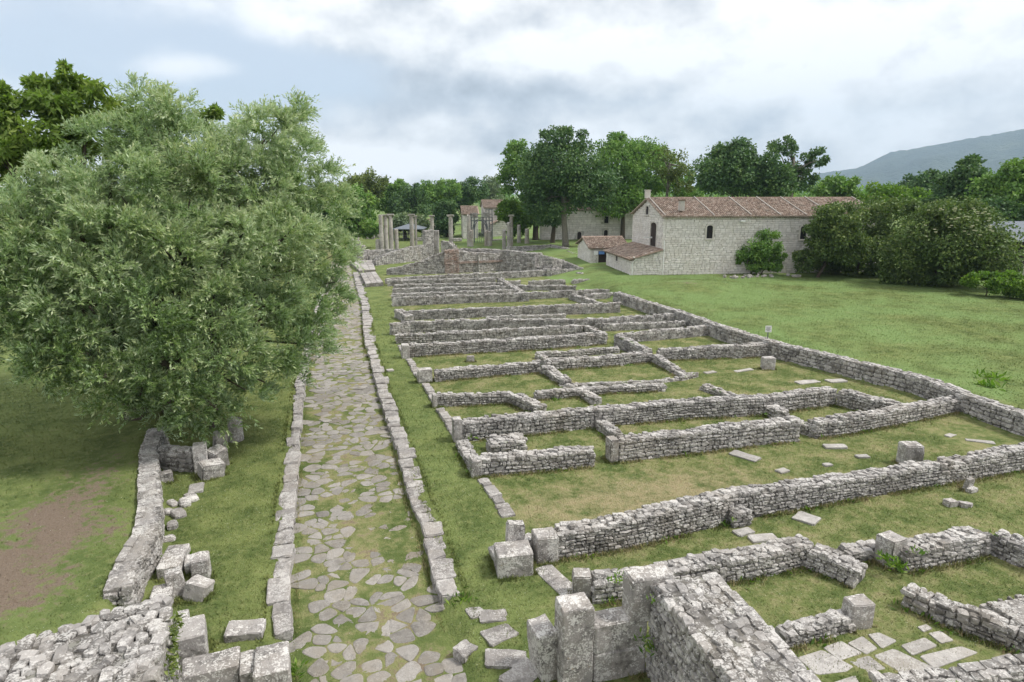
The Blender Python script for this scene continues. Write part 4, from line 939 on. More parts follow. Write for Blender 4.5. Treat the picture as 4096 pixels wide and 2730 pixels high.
def house(name, label, C, ang, L, W, ze, zr, ops=(), mat=BARN, ch=(.19, .29), ln=(.26, .56), minpx=11, cap=300, over=.28, cat='building', depth0=-.6, jit=.5, shed_roof=None, extra=None, tiles=True, backroof=True):
    root = empty(name, C, label, cat, rz=ang)
    I = .07; z0 = depth0
    mb = MB(); a, b, c, d = (I, I), (L-I, I), (L-I, W-I), (I, W-I)
    V = [(x, y, z) for z in (z0, ze-.03) for x, y in (a, b, c, d)]; k = len(mb.v); mb.v += V
    if shed_roof is None:
        mb.v += [(I, W/2, zr-.12), (L-I, W/2, zr-.12)]
        mb._f([(0, 1, 5, 4), (2, 3, 7, 6), (3, 0, 4, 8, 7), (1, 2, 6, 9, 5), (4, 5, 9, 8), (6, 7, 8, 9)])
    else:                                                # lean-to: low at u=0, high at u=L
        mb.v[4] = (I, I, ze); mb.v[7] = (I, W-I, ze); mb.v[5] = (L-I, I, zr); mb.v[6] = (L-I, W-I, zr)
        mb._f([(0, 1, 5, 4), (2, 3, 7, 6), (3, 0, 4, 7), (1, 2, 6, 5), (4, 5, 6, 7)])
    mb.build('wall', BMORT, root)
    rot = Matrix.Rotation(ang, 4, 'Z'); w2 = lambda u, v: (rot @ Vector((u, v, 0))) + C
    bag = Bag(); dirv = lambda u, v: (rot @ Vector((u, v, 0))).to_2d()
    H = {f: [(o[1], o[2], o[3], o[4]+o[5]) for o in ops if o[0] == f] for f in ('front', 'left', 'right')}
    zz = C.z
    if shed_roof is None:
        g = lambda s: ze + (zr-ze)*(1-abs(s-W/2)/(W/2)) - .05
        f1 = lambda s: ze; 
    else: g = lambda s: ze; f1 = lambda s: ze + (zr-ze)*s/L
    kw = dict(ch=ch, ln=ln, dep=.16, proud=.0, jit=jit, gap=.016)
    lay_face(bag, w2(0, 0), w2(L, 0), f1, dirv(0, -1), zz, holes=H['front'], **kw)
    lay_face(bag, w2(0, W), w2(0, 0), g, dirv(-1, 0), zz, holes=H['left'], **kw)
    lay_face(bag, w2(L, 0), w2(L, W), (g if shed_roof is None else (lambda s: zr)), dirv(1, 0), zz, lo=True, ch=(.4, .6), ln=(.7, 1.2), dep=.16, proud=0)
    lay_face(bag, w2(L, W), w2(0, W), (f1 if shed_roof is None else (lambda s: zr+(ze-zr)*s/L)), dirv(0, 1), zz, lo=True, ch=(.4, .6), ln=(.7, 1.2), dep=.16, proud=0)
    bag.finish(root, mat, name='wall_block', joined='small_wall_blocks', minpx=minpx, cap=cap)
    for f, s0, s1, za, zb, arch, kind in ops:
        o, al = {'front': ((0, 0, 0), 0.0), 'left': ((0, W, 0), -math.pi/2), 'right': ((L, 0, 0), math.pi/2)}[f]
        opening(root, o, al, s0, s1, za, zb, arch, kind, WOODD if kind == 'door' else DARK, WATERP)
    # roof boards and barrel tiles
    if shed_roof is None:
        sl = (zr-ze)/(W/2); ov = over; e0 = ze - ov*sl
        fa, fb = (-ov, -ov, e0), (L+ov, -ov, e0); ra, rb_ = (-ov, W/2, zr), (L+ov, W/2, zr); ba, bb = (-ov, W+ov, e0), (L+ov, W+ov, e0)
        quads = [(fa, fb, rb_, ra), (bb, ba, ra, rb_)]
    else:
        sl = (zr-ze)/L; ov = over; quads = [((-ov, W+ov, ze-ov*sl+.05), (-ov, -ov, ze-ov*sl+.05), (L, -ov, zr+.05), (L, W+ov, zr+.05))]
    mb = MB()
    for q in quads:
        q = [Vector(t) for t in q]; mb.box8([t for t in q] + [t + Vector((0, 0, .09)) for t in q])
    rf = mb.build('roof', TILE, root)
    if tiles:
        tv, tf, tr = [], [], []
        for i, q in enumerate(quads):
            q = [Vector(t) + Vector((0, 0, .09)) for t in q]
            roof_tiles(tv, tf, tr, q[0], q[1], q[2], q[3], sp=.21 if i == 0 else .4, ln=.4 if i == 0 else .9, rad=.095 if i == 0 else .19)
        q = quads[0]; e = (Vector(q[1])-Vector(q[0])); Le = e.length; e /= Le; dn = (Vector(q[0])-Vector(q[3])).normalized()
        for r_ in range(2):                                  # double row of tile ends under the eave
            for i in range(int(Le/.21)):
                o = Vector(q[0]) + e*(.21*(i+.5+.5*(r_ % 2))) + Vector((0, 0, -.02-.1*r_)) - dn*(.12*r_+.02); b0 = len(tv); rn = random.random()*.55
                for s_ in (.0, .5):
                    for t in (0, .8, 1.57, 2.34, 3.1416): tv.append(tuple(o - dn*s_ + e*math.cos(t)*.09 + Vector((0, 0, math.sin(t)*.075)))); tr.append(rn)
                for k in range(4): tf.append((b0+k, b0+k+1, b0+6+k, b0+5+k))
        me = mesh_np('roof_tiles', np.array(tv), np.array(tf), {'rnd': np.array(tr)}, False, TILE)
        tag(link('roof_tiles', me, (0, 0, 0), rf), kind='stuff')
        if shed_roof is None:
            mb = MB()
            for i in range(int((L+2*ov)/.4)):
                x = -ov + .4*(i+.5); mb.tube([(x-.22, W/2, zr+.1+random.uniform(-.01, .01)), (x+.22, W/2, zr+.12)], [.12, .1], 7)
            mb.build('ridge_tiles', TILE, rf)
    if extra: extra(root, rf)
    return root
# the barn with its lean-to
BC = G(2645, 1099, .8); ze_w = zat(BC, 868)
e1, e2 = G(2645, 868, ze_w), G(3233, 869.5, ze_w); BANG = math.radians(-10.5)
bu = Vector((math.cos(BANG), math.sin(BANG), 0)); bv = Vector((-bu.y, bu.x, 0))
BW = next(w_ for w_ in np.arange(2, 14, .1) if proj((BC+bv*w_) + Vector((0, 0, 5)))[0] < 2532)
BL = next(l_ for l_ in np.arange(10, 50, .2) if proj(BC+bu*l_+bv*(BW/2)+Vector((0, 0, 7)))[0] > 3400)
apex = BC + bv*(BW/2); zr_w = zat(apex, 797) - BC.z; ze_b = ze_w - BC.z
print('barn', BC, math.degrees(BANG), 'L', BL, 'W', BW, 'eave', ze_b, 'ridge', zr_w)
def at_front(px0, px1, py0, py1):
    """opening rectangle on the barn's front wall from picture marks"""
    f = lambda px: next(s for s in np.arange(-1, 45, .02) if proj(BC+bu*s+Vector((0, 0, 4)))[0] > px)
    s0, s1 = f(px0), f(px1); q = BC+bu*s0
    return s0, s1, zat(q, py1)-BC.z, zat(q, py0)-BC.z
w1, w2_ = at_front(2825, 2850, 902, 955), at_front(3200, 3225, 906, 958)
def barn_extra(root, rf):
    sl = (zr_w-ze_b)/(BW/2)
    for u in (.02, 5.2, 9.2, 12.4, 15.2, 18.1, BL-.1):      # white verge and dividing strips over the tiles
        mb = MB(); a = Vector((u, -.25, ze_b-.25*sl+.26)); b = Vector((u, BW/2, zr_w+.26))
        mb.tube([a, b], .045, 6); mb.build('roof_strip', BMORT, rf)
    mb = MB(); mb.box((-.1, BW/2, zr_w+.5), (.5, .5, .8)); ch_ = mb.build('chimney', WATERP, rf); mb = MB(); mb.box((-.1, BW/2, zr_w+.94), (.62, .62, .08)); mb.build('chimney_cap', WATERP, ch_)
    mb = MB(); mb.box((2.1, .9, ze_b+1.1), (.5, .5, 1.0)); ch2 = mb.build('chimney', BMORT, rf); mb = MB(); mb.box((2.1, .9, ze_b+1.65), (.66, .66, .1)); mb.build('chimney_cap', TILE, ch2)
    mb = MB(); mb.tube([(.12, -.1, -.2), (.12, -.1, 3.2), (.12, -.1, 3.5)], .05, 6); mb.build('drainpipe', PAINT, root)
    mb = MB(); mb.box((8.3, -.2, ze_b-.45), (.5, .3, .14)); mb.build('floodlight', PAINT, root)
    mb = MB(); mb.box((-.55, BW*.30, 3.6), (.9, .16, .14)); mb.build('lamp', PAINT, root)
dW = BW
house('stone_barn', 'long pale stone barn with tiled roof at the edge of the field', BC, BANG, BL, BW, ze_b, zr_w,
      [('front', w1[0], w1[1], w1[2], w1[3]-.2, .2, 'window'), ('front', w2_[0], w2_[1], w2_[2], w2_[3]-.2, .2, 'window'),
       ('left', dW*.62, dW*.80, ze_b-3.2, ze_b-1.0, .3, 'door'), ('left', dW*.44, dW*.53, ze_b+.05, ze_b+.85, .1, 'window')], extra=barn_extra, cap=300)
lu = next(l_ for l_ in np.arange(.5, 8, .05) if proj(BC-bu*l_)[0] < 2522)
LW_ = BW*.92; LC = BC - bu*lu; zh = zat(BC+bv*1.0, 1000)-BC.z; zl = zat(LC, 1040)-BC.z
def lean_extra(root, rf):
    mb = MB(); mb.tube([(.15, -.12, -.3), (.15, -.12, zl-.3), (.5, -.2, zl+.1), (.2, -.2, zl+.3)], .045, 6); mb.build('drainpipe', PAINT, root)
house('lean_to', 'low stone lean-to with tiled roof against the barn gable', LC, BANG, lu, LW_, zl, zh, [('left', LW_*.42, LW_*.50, .9, 1.6, 0, 'window')], shed_roof=True, ch=(.18, .28), ln=(.25, .5), extra=lean_extra, cap=200, jit=.8)
SC_ = G(2360, 1066, .35); sW = next(w_ for w_ in np.arange(1, 14, .1) if proj(SC_+bv*w_+Vector((0, 0, 1)))[0] < 2311); sL = next(l_ for l_ in np.arange(2, 20, .1) if proj(SC_+bu*l_+Vector((0, 0, 2)))[0] > 2510)
s_e = zat(SC_, 994)-SC_.z; s_r = zat(SC_+bv*(sW/2), 952)-SC_.z
sd0 = next(s for s in np.arange(0, 9, .05) if proj(SC_+bu*s+Vector((0, 0, 1)))[0] > 2392)
def shed_extra(root, rf):
    mb = MB(); mb.box((sd0-.35, -.14, s_e-.55), (.5, .04, .5)); mb.build('notice', PAINT, root)
    mb = MB(); mb.box((sd0+.35, -.14, s_e-.55), (.7, .04, .35)); mb.build('notice', BLUEP, root)
house('stone_shed', 'small stone shed with mottled tiled roof and dark doorway', SC_, BANG, sL, sW, s_e, s_r, [('front', sd0, sd0+1.25, -.1, s_e-.35, 0, 'door')], ch=(.18, .28), ln=(.25, .5), extra=shed_extra, cap=150, jit=.8)
print('shed', sL, sW, s_e, s_r, 'lean', lu, LW_, zl, zh)
def far_house(name, label, c_px, zc, x_left, x_right, y_eave, y_apex, ops=(), **kw):
    C = G(*c_px, zc); W_ = next((w_ for w_ in np.arange(2, 25, .2) if proj(C+bv*w_+Vector((0, 0, 3)))[0] < x_left), 10); L_ = next((l_ for l_ in np.arange(2, 60, .2) if proj(C+bu*l_+Vector((0, 0, 3)))[0] > x_right), 50)
    e_ = zat(C, y_eave)-C.z; r_ = zat(C+bv*(W_/2), y_apex)-C.z
    dep = proj(C)[2]; f = lambda px: (px-c_px[0])*dep/FN
    o2 = []
    for face, a, b, y0, y1, arch, kind in ops:
        if face == 'front': o2.append((face, f(a), f(b), zat(C, y1)-C.z, zat(C, y0)-C.z, arch, kind))
        else: o2.append((face, W_*a, W_*b, zat(C, y1)-C.z, zat(C, y0)-C.z, arch, kind))
    return house(name, label, C, BANG, L_, W_, e_, r_, o2, ch=(.3, .45), ln=(.4, .9), cap=120, minpx=10, **kw)
far_house('chapel', 'small gabled stone chapel with narrow slit windows behind the columns', (1853, 956), .2, 1809, 1912, 858, 828, [('left', .2, .28, 876, 906, 0, 'window'), ('left', .55, .63, 872, 890, 0, 'window')])
far_house('stone_house', 'taller gabled stone house behind the chapel', (1938, 952), .2, 1896, 2014, 832, 803, [('front', 1983, 1990, 838, 847, 0, 'window')])
lcp = G(1972, 956, .2); house('house_annex', 'low lean-to annex in front of the taller gabled house', lcp, BANG, 3.6, 4.5, zat(lcp, 897)-.2, zat(lcp, 897)+1.6, shed_roof=True, ch=(.3, .45), ln=(.4, .9), cap=60, minpx=10)
far_house('long_farmhouse', 'long pale two storey farmhouse behind the big trees', (2165, 968), .4, 2158, 2690, 838, 812, [('front', 2311, 2328, 936, 963, .3, 'door'), ('front', 2420, 2436, 929, 948, .3, 'window'), ('front', 2420, 2437, 868, 895, 0, 'window'), ('front', 2240, 2256, 868, 895, 0, 'window'), ('front', 2560, 2575, 930, 948, .3, 'window')])
hc = G(1700, 928, .1); house('stone_hut', 'tiny stone hut with dark openings among the far columns', hc, BANG+.1, 3.2, 2.4, zat(hc, 890)-.1, zat(hc, 884)+.1, [('front', .5, 1.0, .3, 1.2, 0, 'window'), ('front', 1.9, 2.4, 0, 1.4, 0, 'door')], ch=(.2, .3), ln=(.3, .5), cap=40, minpx=10)
# open shelter over the excavation, far left
sc0 = G(1636, 962, .1); k = proj(sc0)[2]/FN; sh = empty('shelter', sc0, 'open shelter with low grey hipped sheet roof behind the columns', 'shelter', rz=-YAW)
mb = MB(); x, z0_, z1_ = 61*k, 46*k, 63*k
mb.v += [(-x, -1.5, z0_), (x, -1.5, z0_), (x, 5, z0_), (-x, 5, z0_), (-x*.12, 1.8, z1_), (x*.12, 1.8, z1_), (-x, -1.5, z0_-.12), (x, -1.5, z0_-.12), (x, 5, z0_-.12), (-x, 5, z0_-.12)]
mb._f([(0, 1, 5, 4), (1, 2, 5), (2, 3, 4, 5), (3, 0, 4), (0, 6, 7, 1), (1, 7, 8, 2), (2, 8, 9, 3), (3, 9, 6, 0), (6, 9, 8, 7)]); mb.build('roof', SHEET, sh)
for x_ in (-.92, -.3, .3, .92):
    for y_ in (-1.3, 4.8):
        mb = MB(); mb.box((x*x_, y_, z0_/2), (.12, .12, z0_)); mb.build('post', STEEL, sh)
mb = MB()
for z_ in (.5, 1.0): mb.box((0, -1.3, z_), (x*1.84, .05, .05))
mb.build('railing', STEEL, sh)
# sheet roofed shed at the right edge
rc = G(4040, 1105, .8); k = proj(rc)[2]/FN; rs = empty('open_shed', rc, 'open sided shed with grey sheet roof at the right edge', 'shed', rz=-YAW)
mb = MB(); zf, zb = zat(rc, 966)-.8, zat(rc, 918)-.8+.6
for i in range(60):
    x0 = -50*k + i*.14; w_ = .14
    mb.v += [(x0, -.6, zf+.03*(i % 2)), (x0+w_, -.6, zf+.03*((i+1) % 2)), (x0+w_, 4.5, zb+.03*((i+1) % 2)), (x0, 4.5, zb+.03*(i % 2))]; b0 = len(mb.v)-4; mb._f([(b0, b0+1, b0+2, b0+3)])
mb.build('roof', SHEET, rs)
for x_ in (-38, 40, 130):
    mb = MB(); mb.tube([(x_*k, -.3, -.3), (x_*k+.03, -.3, zf)], .07, 7); mb.build('post', POST, rs)
mb = MB(); mb.box((2.5, 3.6, zf/2), (7.6, .2, zf)); mb.box((-1.2, 2.2, zf/2), (.15, 2.8, zf)); mb.build('back_wall', WOODD, rs)
mb = MB(); mb.box((-1.1, .2, zf*.3), (.5, .9, zf*.6)); mb.build('brick_pier', BRICK, rs)

# ------------------------------------------------------------------ trees
def unit(v): return v/np.maximum(np.linalg.norm(v, axis=-1, keepdims=True), 1e-6)
def leaf_quads(c, ax, nr, ln, wd, rnd, fold=.12):
    """one folded diamond per leaf"""
    sd = unit(np.cross(ax, nr)); nr = np.cross(sd, ax); n = len(c)
    ln, wd = ln[:, None], wd[:, None]
    V = np.stack([c, c + ax*ln*.45 + sd*wd*.5 + nr*wd*fold, c + ax*ln, c + ax*ln*.45 - sd*wd*.5 + nr*wd*fold], 1).reshape(-1, 3)
    F = np.arange(n*4).reshape(-1, 4)
    return V, F, np.repeat(rnd, 4)
def crown_mesh(name, parts, mat, parent):
    nb = 0; Vs, Fs, Rs = [], [], []
    for V_, F_, r_ in parts: Vs.append(V_); Fs.append(F_+nb); Rs.append(r_); nb += len(V_)
    return link(name, mesh_np(name, np.concatenate(Vs), np.concatenate(Fs), {'rnd': np.concatenate(Rs)}, False, mat), (0, 0, 0), parent)
def clump_leaves(cc, rr, n, size, rng, up=.25, asp=.62, tone=0.0, flat=.8):
    """leaves over the shell of a leafy clump"""
    d = unit(rng.normal(size=(n, 3))); rad = rr*rng.uniform(.55, 1.06, (n, 1))
    lump = 1 + .18*np.sin(d[:, :1]*5.1+cc[0]) + .16*np.sin(d[:, 1:2]*6.3+cc[1]) + .14*np.sin(d[:, 2:3]*7+cc[2])
    p = cc + d*rad*lump*np.array([1, 1, flat])
    ax = unit(d*.6 + rng.normal(size=(n, 3))*.7 + np.array([0, 0, -.25]))
    nr = unit(d + rng.normal(size=(n, 3))*.55 + np.array([0, 0, up]))
    s = size*rng.uniform(.6, 1.35, n)
    r = np.clip(.5 + tone + rng.normal(size=n)*.2, 0, 1)
    return leaf_quads(p, ax, nr, s, s*asp, r)
def limb_tubes(mb, base, top, r0, targets, rng, n=7):
    """trunk from base to top, limbs that swing out to the targets"""
    base, top = Vector(base), Vector(top); mid = (base+top)/2 + Vector((rng.uniform(-.2, .2), rng.uniform(-.2, .2), 0))
    mb.tube([base + Vector((0, 0, -.3)), base + (mid-base)*.25, mid, top], [r0*1.35, r0*1.05, r0*.85, r0*.6], 9)
    for t in targets:
        t = Vector(t); s = base + (top-base)*rng.uniform(.55, 1.0); m = s + (t-s)*.5 + Vector((rng.uniform(-.3, .3), rng.uniform(-.3, .3), .12*(t-s).length))
        rr = r0*rng.uniform(.22, .42); mb.tube([s, s + (m-s)*.5 + Vector((0, 0, .05)), m, t], [rr, rr*.8, rr*.6, rr*.2], 5)
def tree(label, foot, trunk_h, r0, lobes, mat, leaf, nclump, per, seed, name='broadleaf_tree', cat='tree', group=None, clump_r=(.22, .36), bark=None, lean=(0, 0), trunks=None, inner=.35, tone=.16, flat=.8, asp=.62):
    """lobes: (dx, dy, z, rx, ry, rz) ellipsoids of the crown relative to the foot"""
    rng = np.random.default_rng(seed); foot = Vector(foot)
    root = empty(name, foot, label, cat, group)
    parts, tg = [], []
    vol = np.array([l[3]*l[4]*l[5] for l in lobes]); vol = vol**.8/np.sum(vol**.8)
    for li, l in enumerate(lobes):
        k = max(3, int(nclump*vol[li]))
        for i in range(k):
            d = unit(rng.normal(size=3)); q = rng.uniform(inner, .92)**.6
            if d[2] < -.55: d[2] *= .6
            c = np.array(l[:3]) + d*q*np.array(l[3:6]); R_ = rng.uniform(*clump_r)*min(l[3:6])*1.25
            parts.append(clump_leaves(c, R_, int(per*1.2), leaf*1.22, rng, tone=rng.uniform(-tone, tone), flat=flat, asp=asp)); tg.append(c)
    cr = crown_mesh('crown', parts, mat, root)
    mb = MB(); idx = rng.choice(len(tg), min(len(tg), 16), replace=False)
    tr = trunks or [(0, 0)]
    for j, (tx, ty) in enumerate(tr):
        limb_tubes(mb, (tx, ty, 0), (tx+lean[0], ty+lean[1], trunk_h), r0*(1 if j == 0 else .8), [tg[i] for i in idx[j::len(tr)]], random.Random(seed+j))
    mb.build('trunk', bark or BARK, root, smooth=True)
    return root
# --- the great willow beside the street
def willow():
    rng = np.random.default_rng(3); foot = G(560, 1700, .3)
    root = empty('willow_tree', foot, 'big silvery green willow overhanging the left of the street', 'tree')
    fx, fy = foot.x, foot.y
    LB = []                                             # leafy boughs: picture place, distance, radius
    def lb(px, py, dist, r, flat=1.0): 
        p = P3(px, py, dist); LB.append((np.array([p.x-fx, p.y-fy, p.z-foot.z]), r, flat))
    for a in [(440, 620, 26, 1.7), (630, 600, 26.5, 2.0), (830, 660, 26, 2.1), (1060, 560, 25.5, 1.9), (1150, 470, 26, 1.1), (555, 450, 27, 1.25), (700, 450, 27, 1.3), (1210, 720, 25.5, 1.7), (1300, 860, 26, 1.5), (1010, 780, 25, 2.3), (760, 800, 24.5, 2.4), (480, 780, 24.5, 2.2), (240, 740, 26, 1.6), (70, 860, 26, 1.6), (200, 900, 25, 2.0), (30, 960, 26, 1.9), (20, 1150, 25, 1.7), (90, 1240, 24, 1.4), (-60, 1330, 24.5, 1.5), (-80, 1080, 25.5, 1.8), (1350, 1010, 25.5, 1.0), (1290, 1290, 24.5, 1.0), (1340, 1130, 25.5, .9), (1310, 760, 26.5, 1.1), (420, 1000, 23.5, 2.0), (660, 1030, 23.5, 2.0), (900, 1010, 23.5, 2.1), (1120, 960, 24, 1.9), (1270, 1040, 25, 1.4), (150, 1130, 24.5, 1.9), (360, 1230, 23.3, 1.9), (600, 1270, 22.8, 1.9), (850, 1240, 22.8, 1.9), (1050, 1200, 23.3, 1.7), (1200, 1240, 24, 1.5), (1310, 1180, 25, 1.2), (60, 1310, 24.5, 1.5), (250, 1420, 23.2, 1.5), (470, 1470, 22.6, 1.6), (700, 1480, 22.3, 1.6), (930, 1430, 22.6, 1.6), (1120, 1400, 23.2, 1.4), (1240, 1380, 23.8, 1.1), (560, 1590, 22.6, 1.0), (800, 1590, 22.3, 1.1), (980, 1560, 22.6, 1.0), (160, 1480, 23.5, 1.0), (1000, 680, 27, 2.2), (1180, 640, 27.5, 1.6), (700, 640, 29, 2.4), (370, 850, 28, 2.1), (1000, 1000, 28, 2.6), (600, 1000, 28, 2.8), (260, 1100, 28, 2.4), (800, 1250, 27, 2.6), (450, 1300, 27, 2.4), (1130, 1150, 27.5, 2.0), (870, 1640, 22.5, .7), (1110, 1000, 31, 2.4), (800, 800, 31, 2.4), (400, 900, 31, 2.4), (760, 1720, 22.6, .5), (640, 1600, 23.5, 1.2), (1060, 1530, 23.4, 1.1), (420, 1560, 23.2, 1.1), (1180, 1480, 24, .9), (300, 1530, 24, 1.1), (900, 1680, 23.2, .8), (620, 1690, 23.6, .8)]: lb(*a)
    parts = []; tgt = []
    for c, r, fl in LB:
        r0_ = r; r = r*.74; tgt.append(c); tone0 = rng.uniform(-.22, .22)
        nh = max(3, int(4.2*(r0_/.8)**2))                  # feathery heads all over the bough
        for k in range(nh):
            d = unit(rng.normal(size=3)); d[2] = d[2]*.9 + .1
            hr = rng.uniform(.48, .82)*(.75 + .14*r); hc = c + d*(r*rng.uniform(.62, .95)); tone = tone0 + rng.uniform(-.12, .12)
            lean_ = unit(d*.55 + np.array([.12, -.05, .55]))
            nt_ = int(36*hr**2) + 7; nl = 15
            e = unit(rng.normal(size=(nt_, 3)) + lean_*1.25)
            base = hc + e*hr*rng.uniform(.0, .45, (nt_, 1)) - lean_*hr*.3
            tw = unit(e + lean_*.35 + rng.normal(size=(nt_, 3))*.12)
            L_ = hr*rng.uniform(.62, 1.1, nt_); t = np.linspace(.1, 1.0, nl)[None, :, None]
            P = base[:, None, :] + tw[:, None, :]*L_[:, None, None]*t + np.array([.03, 0, -.2])*(t**2)*L_[:, None, None]
            dr = unit(tw[:, None, :] + np.array([.05, 0, -.38])*t)
            side = rng.normal(size=(nt_, nl, 3)); side = unit(side - (side*dr).sum(-1, keepdims=True)*dr)
            ax = unit(dr*.78 + side*.66); nr = unit(np.cross(ax, side) + rng.normal(size=(nt_, nl, 3))*.4 + lean_*.8)
            n = nt_*nl; ln = rng.uniform(.105, .185, n)
            r_ = np.clip(.40 + tone + np.repeat(rng.normal(size=nt_)*.12, nl) + rng.normal(size=n)*.14 + np.tile(np.linspace(-.18, .30, nl), nt_) + .10*np.clip(hc[2]-5, -2, 3)/3, 0, 1)  # silvery tips, and higher heads paler: sunlit crown put into the leaf colour
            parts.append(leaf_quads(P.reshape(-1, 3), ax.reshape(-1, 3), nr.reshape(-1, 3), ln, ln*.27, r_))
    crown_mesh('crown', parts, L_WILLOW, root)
    mb = MB(); rg = random.Random(4)
    for (tx, ty, r0, th) in ((0, 0, .42, 3.0), (1.1, .6, .3, 2.8), (2.4, -.2, .2, 2.6)):
        limb_tubes(mb, (tx, ty, -.2), (tx+rg.uniform(-.3, .6), ty+.3, th), r0, [tgt[i] for i in range(len(tgt)) if i % 3 == (0 if r0 > .4 else 1 if r0 > .25 else 2)], rg)
    mb.build('trunk', BARK, root, smooth=True)
    print('willow leaves', sum(len(p[1]) for p in parts))
willow()
def T(label, px, py, z, **k):
    """tree whose foot stands at picture point (px, py) on ground z"""
    f = G(px, py, z); return f, proj(f)[2]/FN
def tree_px(label, px, dist, gz, boxes, mat, leaf, nclump, per, seed, trunk_h=3.5, r0=.35, **kw):
    """foot on the ground under column px at a distance; crown lobes from picture boxes (x0, y0, x1, y1) at that distance"""
    d = ray(px, 900); k0 = dist/math.hypot(d.x, d.y); foot = Vector((d.x*k0, d.y*k0, gz)); lobes = []
    for bx in boxes:
        x0, y0, x1, y1 = bx[:4]; dd = dist + (bx[4] if len(bx) > 4 else 0)
        c = P3((x0+x1)/2, (y0+y1)/2, dd); k = proj(c)[2]/FN; rx, rz = (x1-x0)/2*k, (y1-y0)/2*k
        lobes.append((c.x-foot.x, c.y-foot.y, c.z-foot.z, rx, (rx+rz)/2, rz))
    return tree(label, foot, trunk_h, r0, lobes, mat, leaf, nclump, per, seed, **kw)
# walnut-like tree behind the willow
tree_px('bright green broad leaved tree rising behind the willow', 300, 33, .6, [(-80, 330, 330, 760), (120, 280, 460, 560), (210, 245, 350, 420), (590, 385, 690, 480), (770, 425, 900, 560), (930, 435, 1040, 540, 1), (-150, 350, 100, 800), (300, 400, 640, 700), (-60, 300, 120, 480)], L_WALNUT, .21, 230, 95, 21, trunk_h=6, clump_r=(.10, .19), asp=.42)
# big trees in the middle
gA = 'big trees in front of the farmhouse'
f1 = G(2268, 998, .4); dA = math.hypot(f1.x, f1.y)
tree_px('tallest dark tree with thick pale trunk before the farmhouse', 2266, dA, .4, [(2060, 560, 2420, 800), (2110, 505, 2370, 640), (2080, 700, 2300, 900), (2230, 640, 2460, 860)], L_DARK, .34, 150, 190, 31, trunk_h=10, r0=.5, bark=BARKG, group=gA, lean=(-.6, 0))
f2 = G(2210, 980, .4)
tree_px('dark leaning tree left of the tallest dark tree', 2210, math.hypot(f2.x, f2.y), .4, [(2080, 620, 2260, 850), (2140, 760, 2290, 930)], L_DARK, .34, 60, 170, 32, trunk_h=6, r0=.4, group=gA, lean=(.8, 0))
f3 = G(2143, 974, .3)
tree_px('tree with thick dark trunk and light outer leaves', 2143, math.hypot(f3.x, f3.y)+2, .3, [(1990, 600, 2130, 820), (2040, 780, 2190, 930), (2010, 560, 2120, 700)], L_MID, .36, 70, 150, 33, trunk_h=7, r0=.55, group=gA)
tree_px('small bright tree half hiding the taller gabled house', 2040, 118, .3, [(1985, 800, 2110, 900), (2010, 870, 2120, 960), (1980, 860, 2040, 900)], L_BRIGHT, .36, 36, 110, 34, trunk_h=3, r0=.2, group=gA)
f4 = G(2492, 960, .5)
tree_px('bright green tree with dark trunk beside the barn gable', 2492, math.hypot(f4.x, f4.y)-4, .5, [(2360, 545, 2640, 760), (2380, 680, 2560, 900), (2420, 530, 2580, 640), (2480, 760, 2600, 870)], L_MID, .36, 120, 150, 35, trunk_h=9, r0=.42, group=gA)
tree_px('thin pale tree with open crown behind the barn roof', 2665, 125, .5, [(2600, 580, 2760, 760), (2560, 540, 2700, 660), (2680, 640, 2790, 800)], L_OLIVE, .34, 46, 75, 36, trunk_h=14, r0=.3, group=gA, bark=BARKG, clump_r=(.14, .24))
tree_px('dense mid green tree behind the bright tree and barn', 2560, 140, .5, [(2480, 600, 2720, 800), (2700, 690, 2830, 830)], L_MID, .5, 60, 120, 37, group=gA)
gB = 'trees behind the barn'
tree_px('broad dark rounded tree behind the barn roof', 2980, 108, .5, [(2780, 590, 3080, 800), (2860, 565, 3020, 700), (2980, 620, 3180, 820)], L_DARK, .38, 130, 170, 41, trunk_h=5, group=gB)
tree_px('tall sparse tree showing bare branches above the barn roof', 3150, 112, .5, [(3050, 545, 3200, 640), (3120, 600, 3250, 720), (3210, 580, 3310, 700), (3090, 660, 3290, 790)], L_DARK, .34, 66, 80, 42, trunk_h=14, r0=.35, group=gB, clump_r=(.13, .24), bark=BARKG)
tree_px('rounded bright green tree right of the sparse tree', 3350, 125, .6, [(3220, 715, 3440, 860), (3320, 690, 3420, 780)], L_MID, .45, 60, 130, 43, group=gB)
tree_px('bright bush topped tree over the right end of the barn', 3530, 120, .6, [(3440, 730, 3640, 870), (3560, 740, 3720, 880)], L_BRIGHT, .42, 50, 120, 44, group=gB)
tree_px('dark spreading tree in the gap below the mountain', 3680, 170, .6, [(3560, 710, 3720, 800), (3640, 690, 3770, 800)], L_DARK, .55, 46, 110, 45, group=gB)
gC = 'tall dark trees at the right edge'
tree_px('tall dark tree at the right, highest against the mountain', 3870, 105, .8, [(3770, 660, 3940, 830), (3830, 635, 3930, 740), (3700, 760, 3860, 900)], L_DARK, .38, 80, 150, 51, group=gC)
tree_px('tall mid green tree cut by the right edge', 4050, 100, .8, [(3920, 680, 4110, 880), (4000, 640, 4180, 820), (4060, 780, 4200, 950)], L_MID, .38, 90, 150, 52, group=gC)
tree_px('dark wooded tree filling in behind the rounded elder', 3960, 95, .8, [(3860, 800, 4060, 960), (4000, 820, 4160, 980), (3700, 820, 3900, 930)], L_DARK, .38, 80, 140, 53, group=gC)
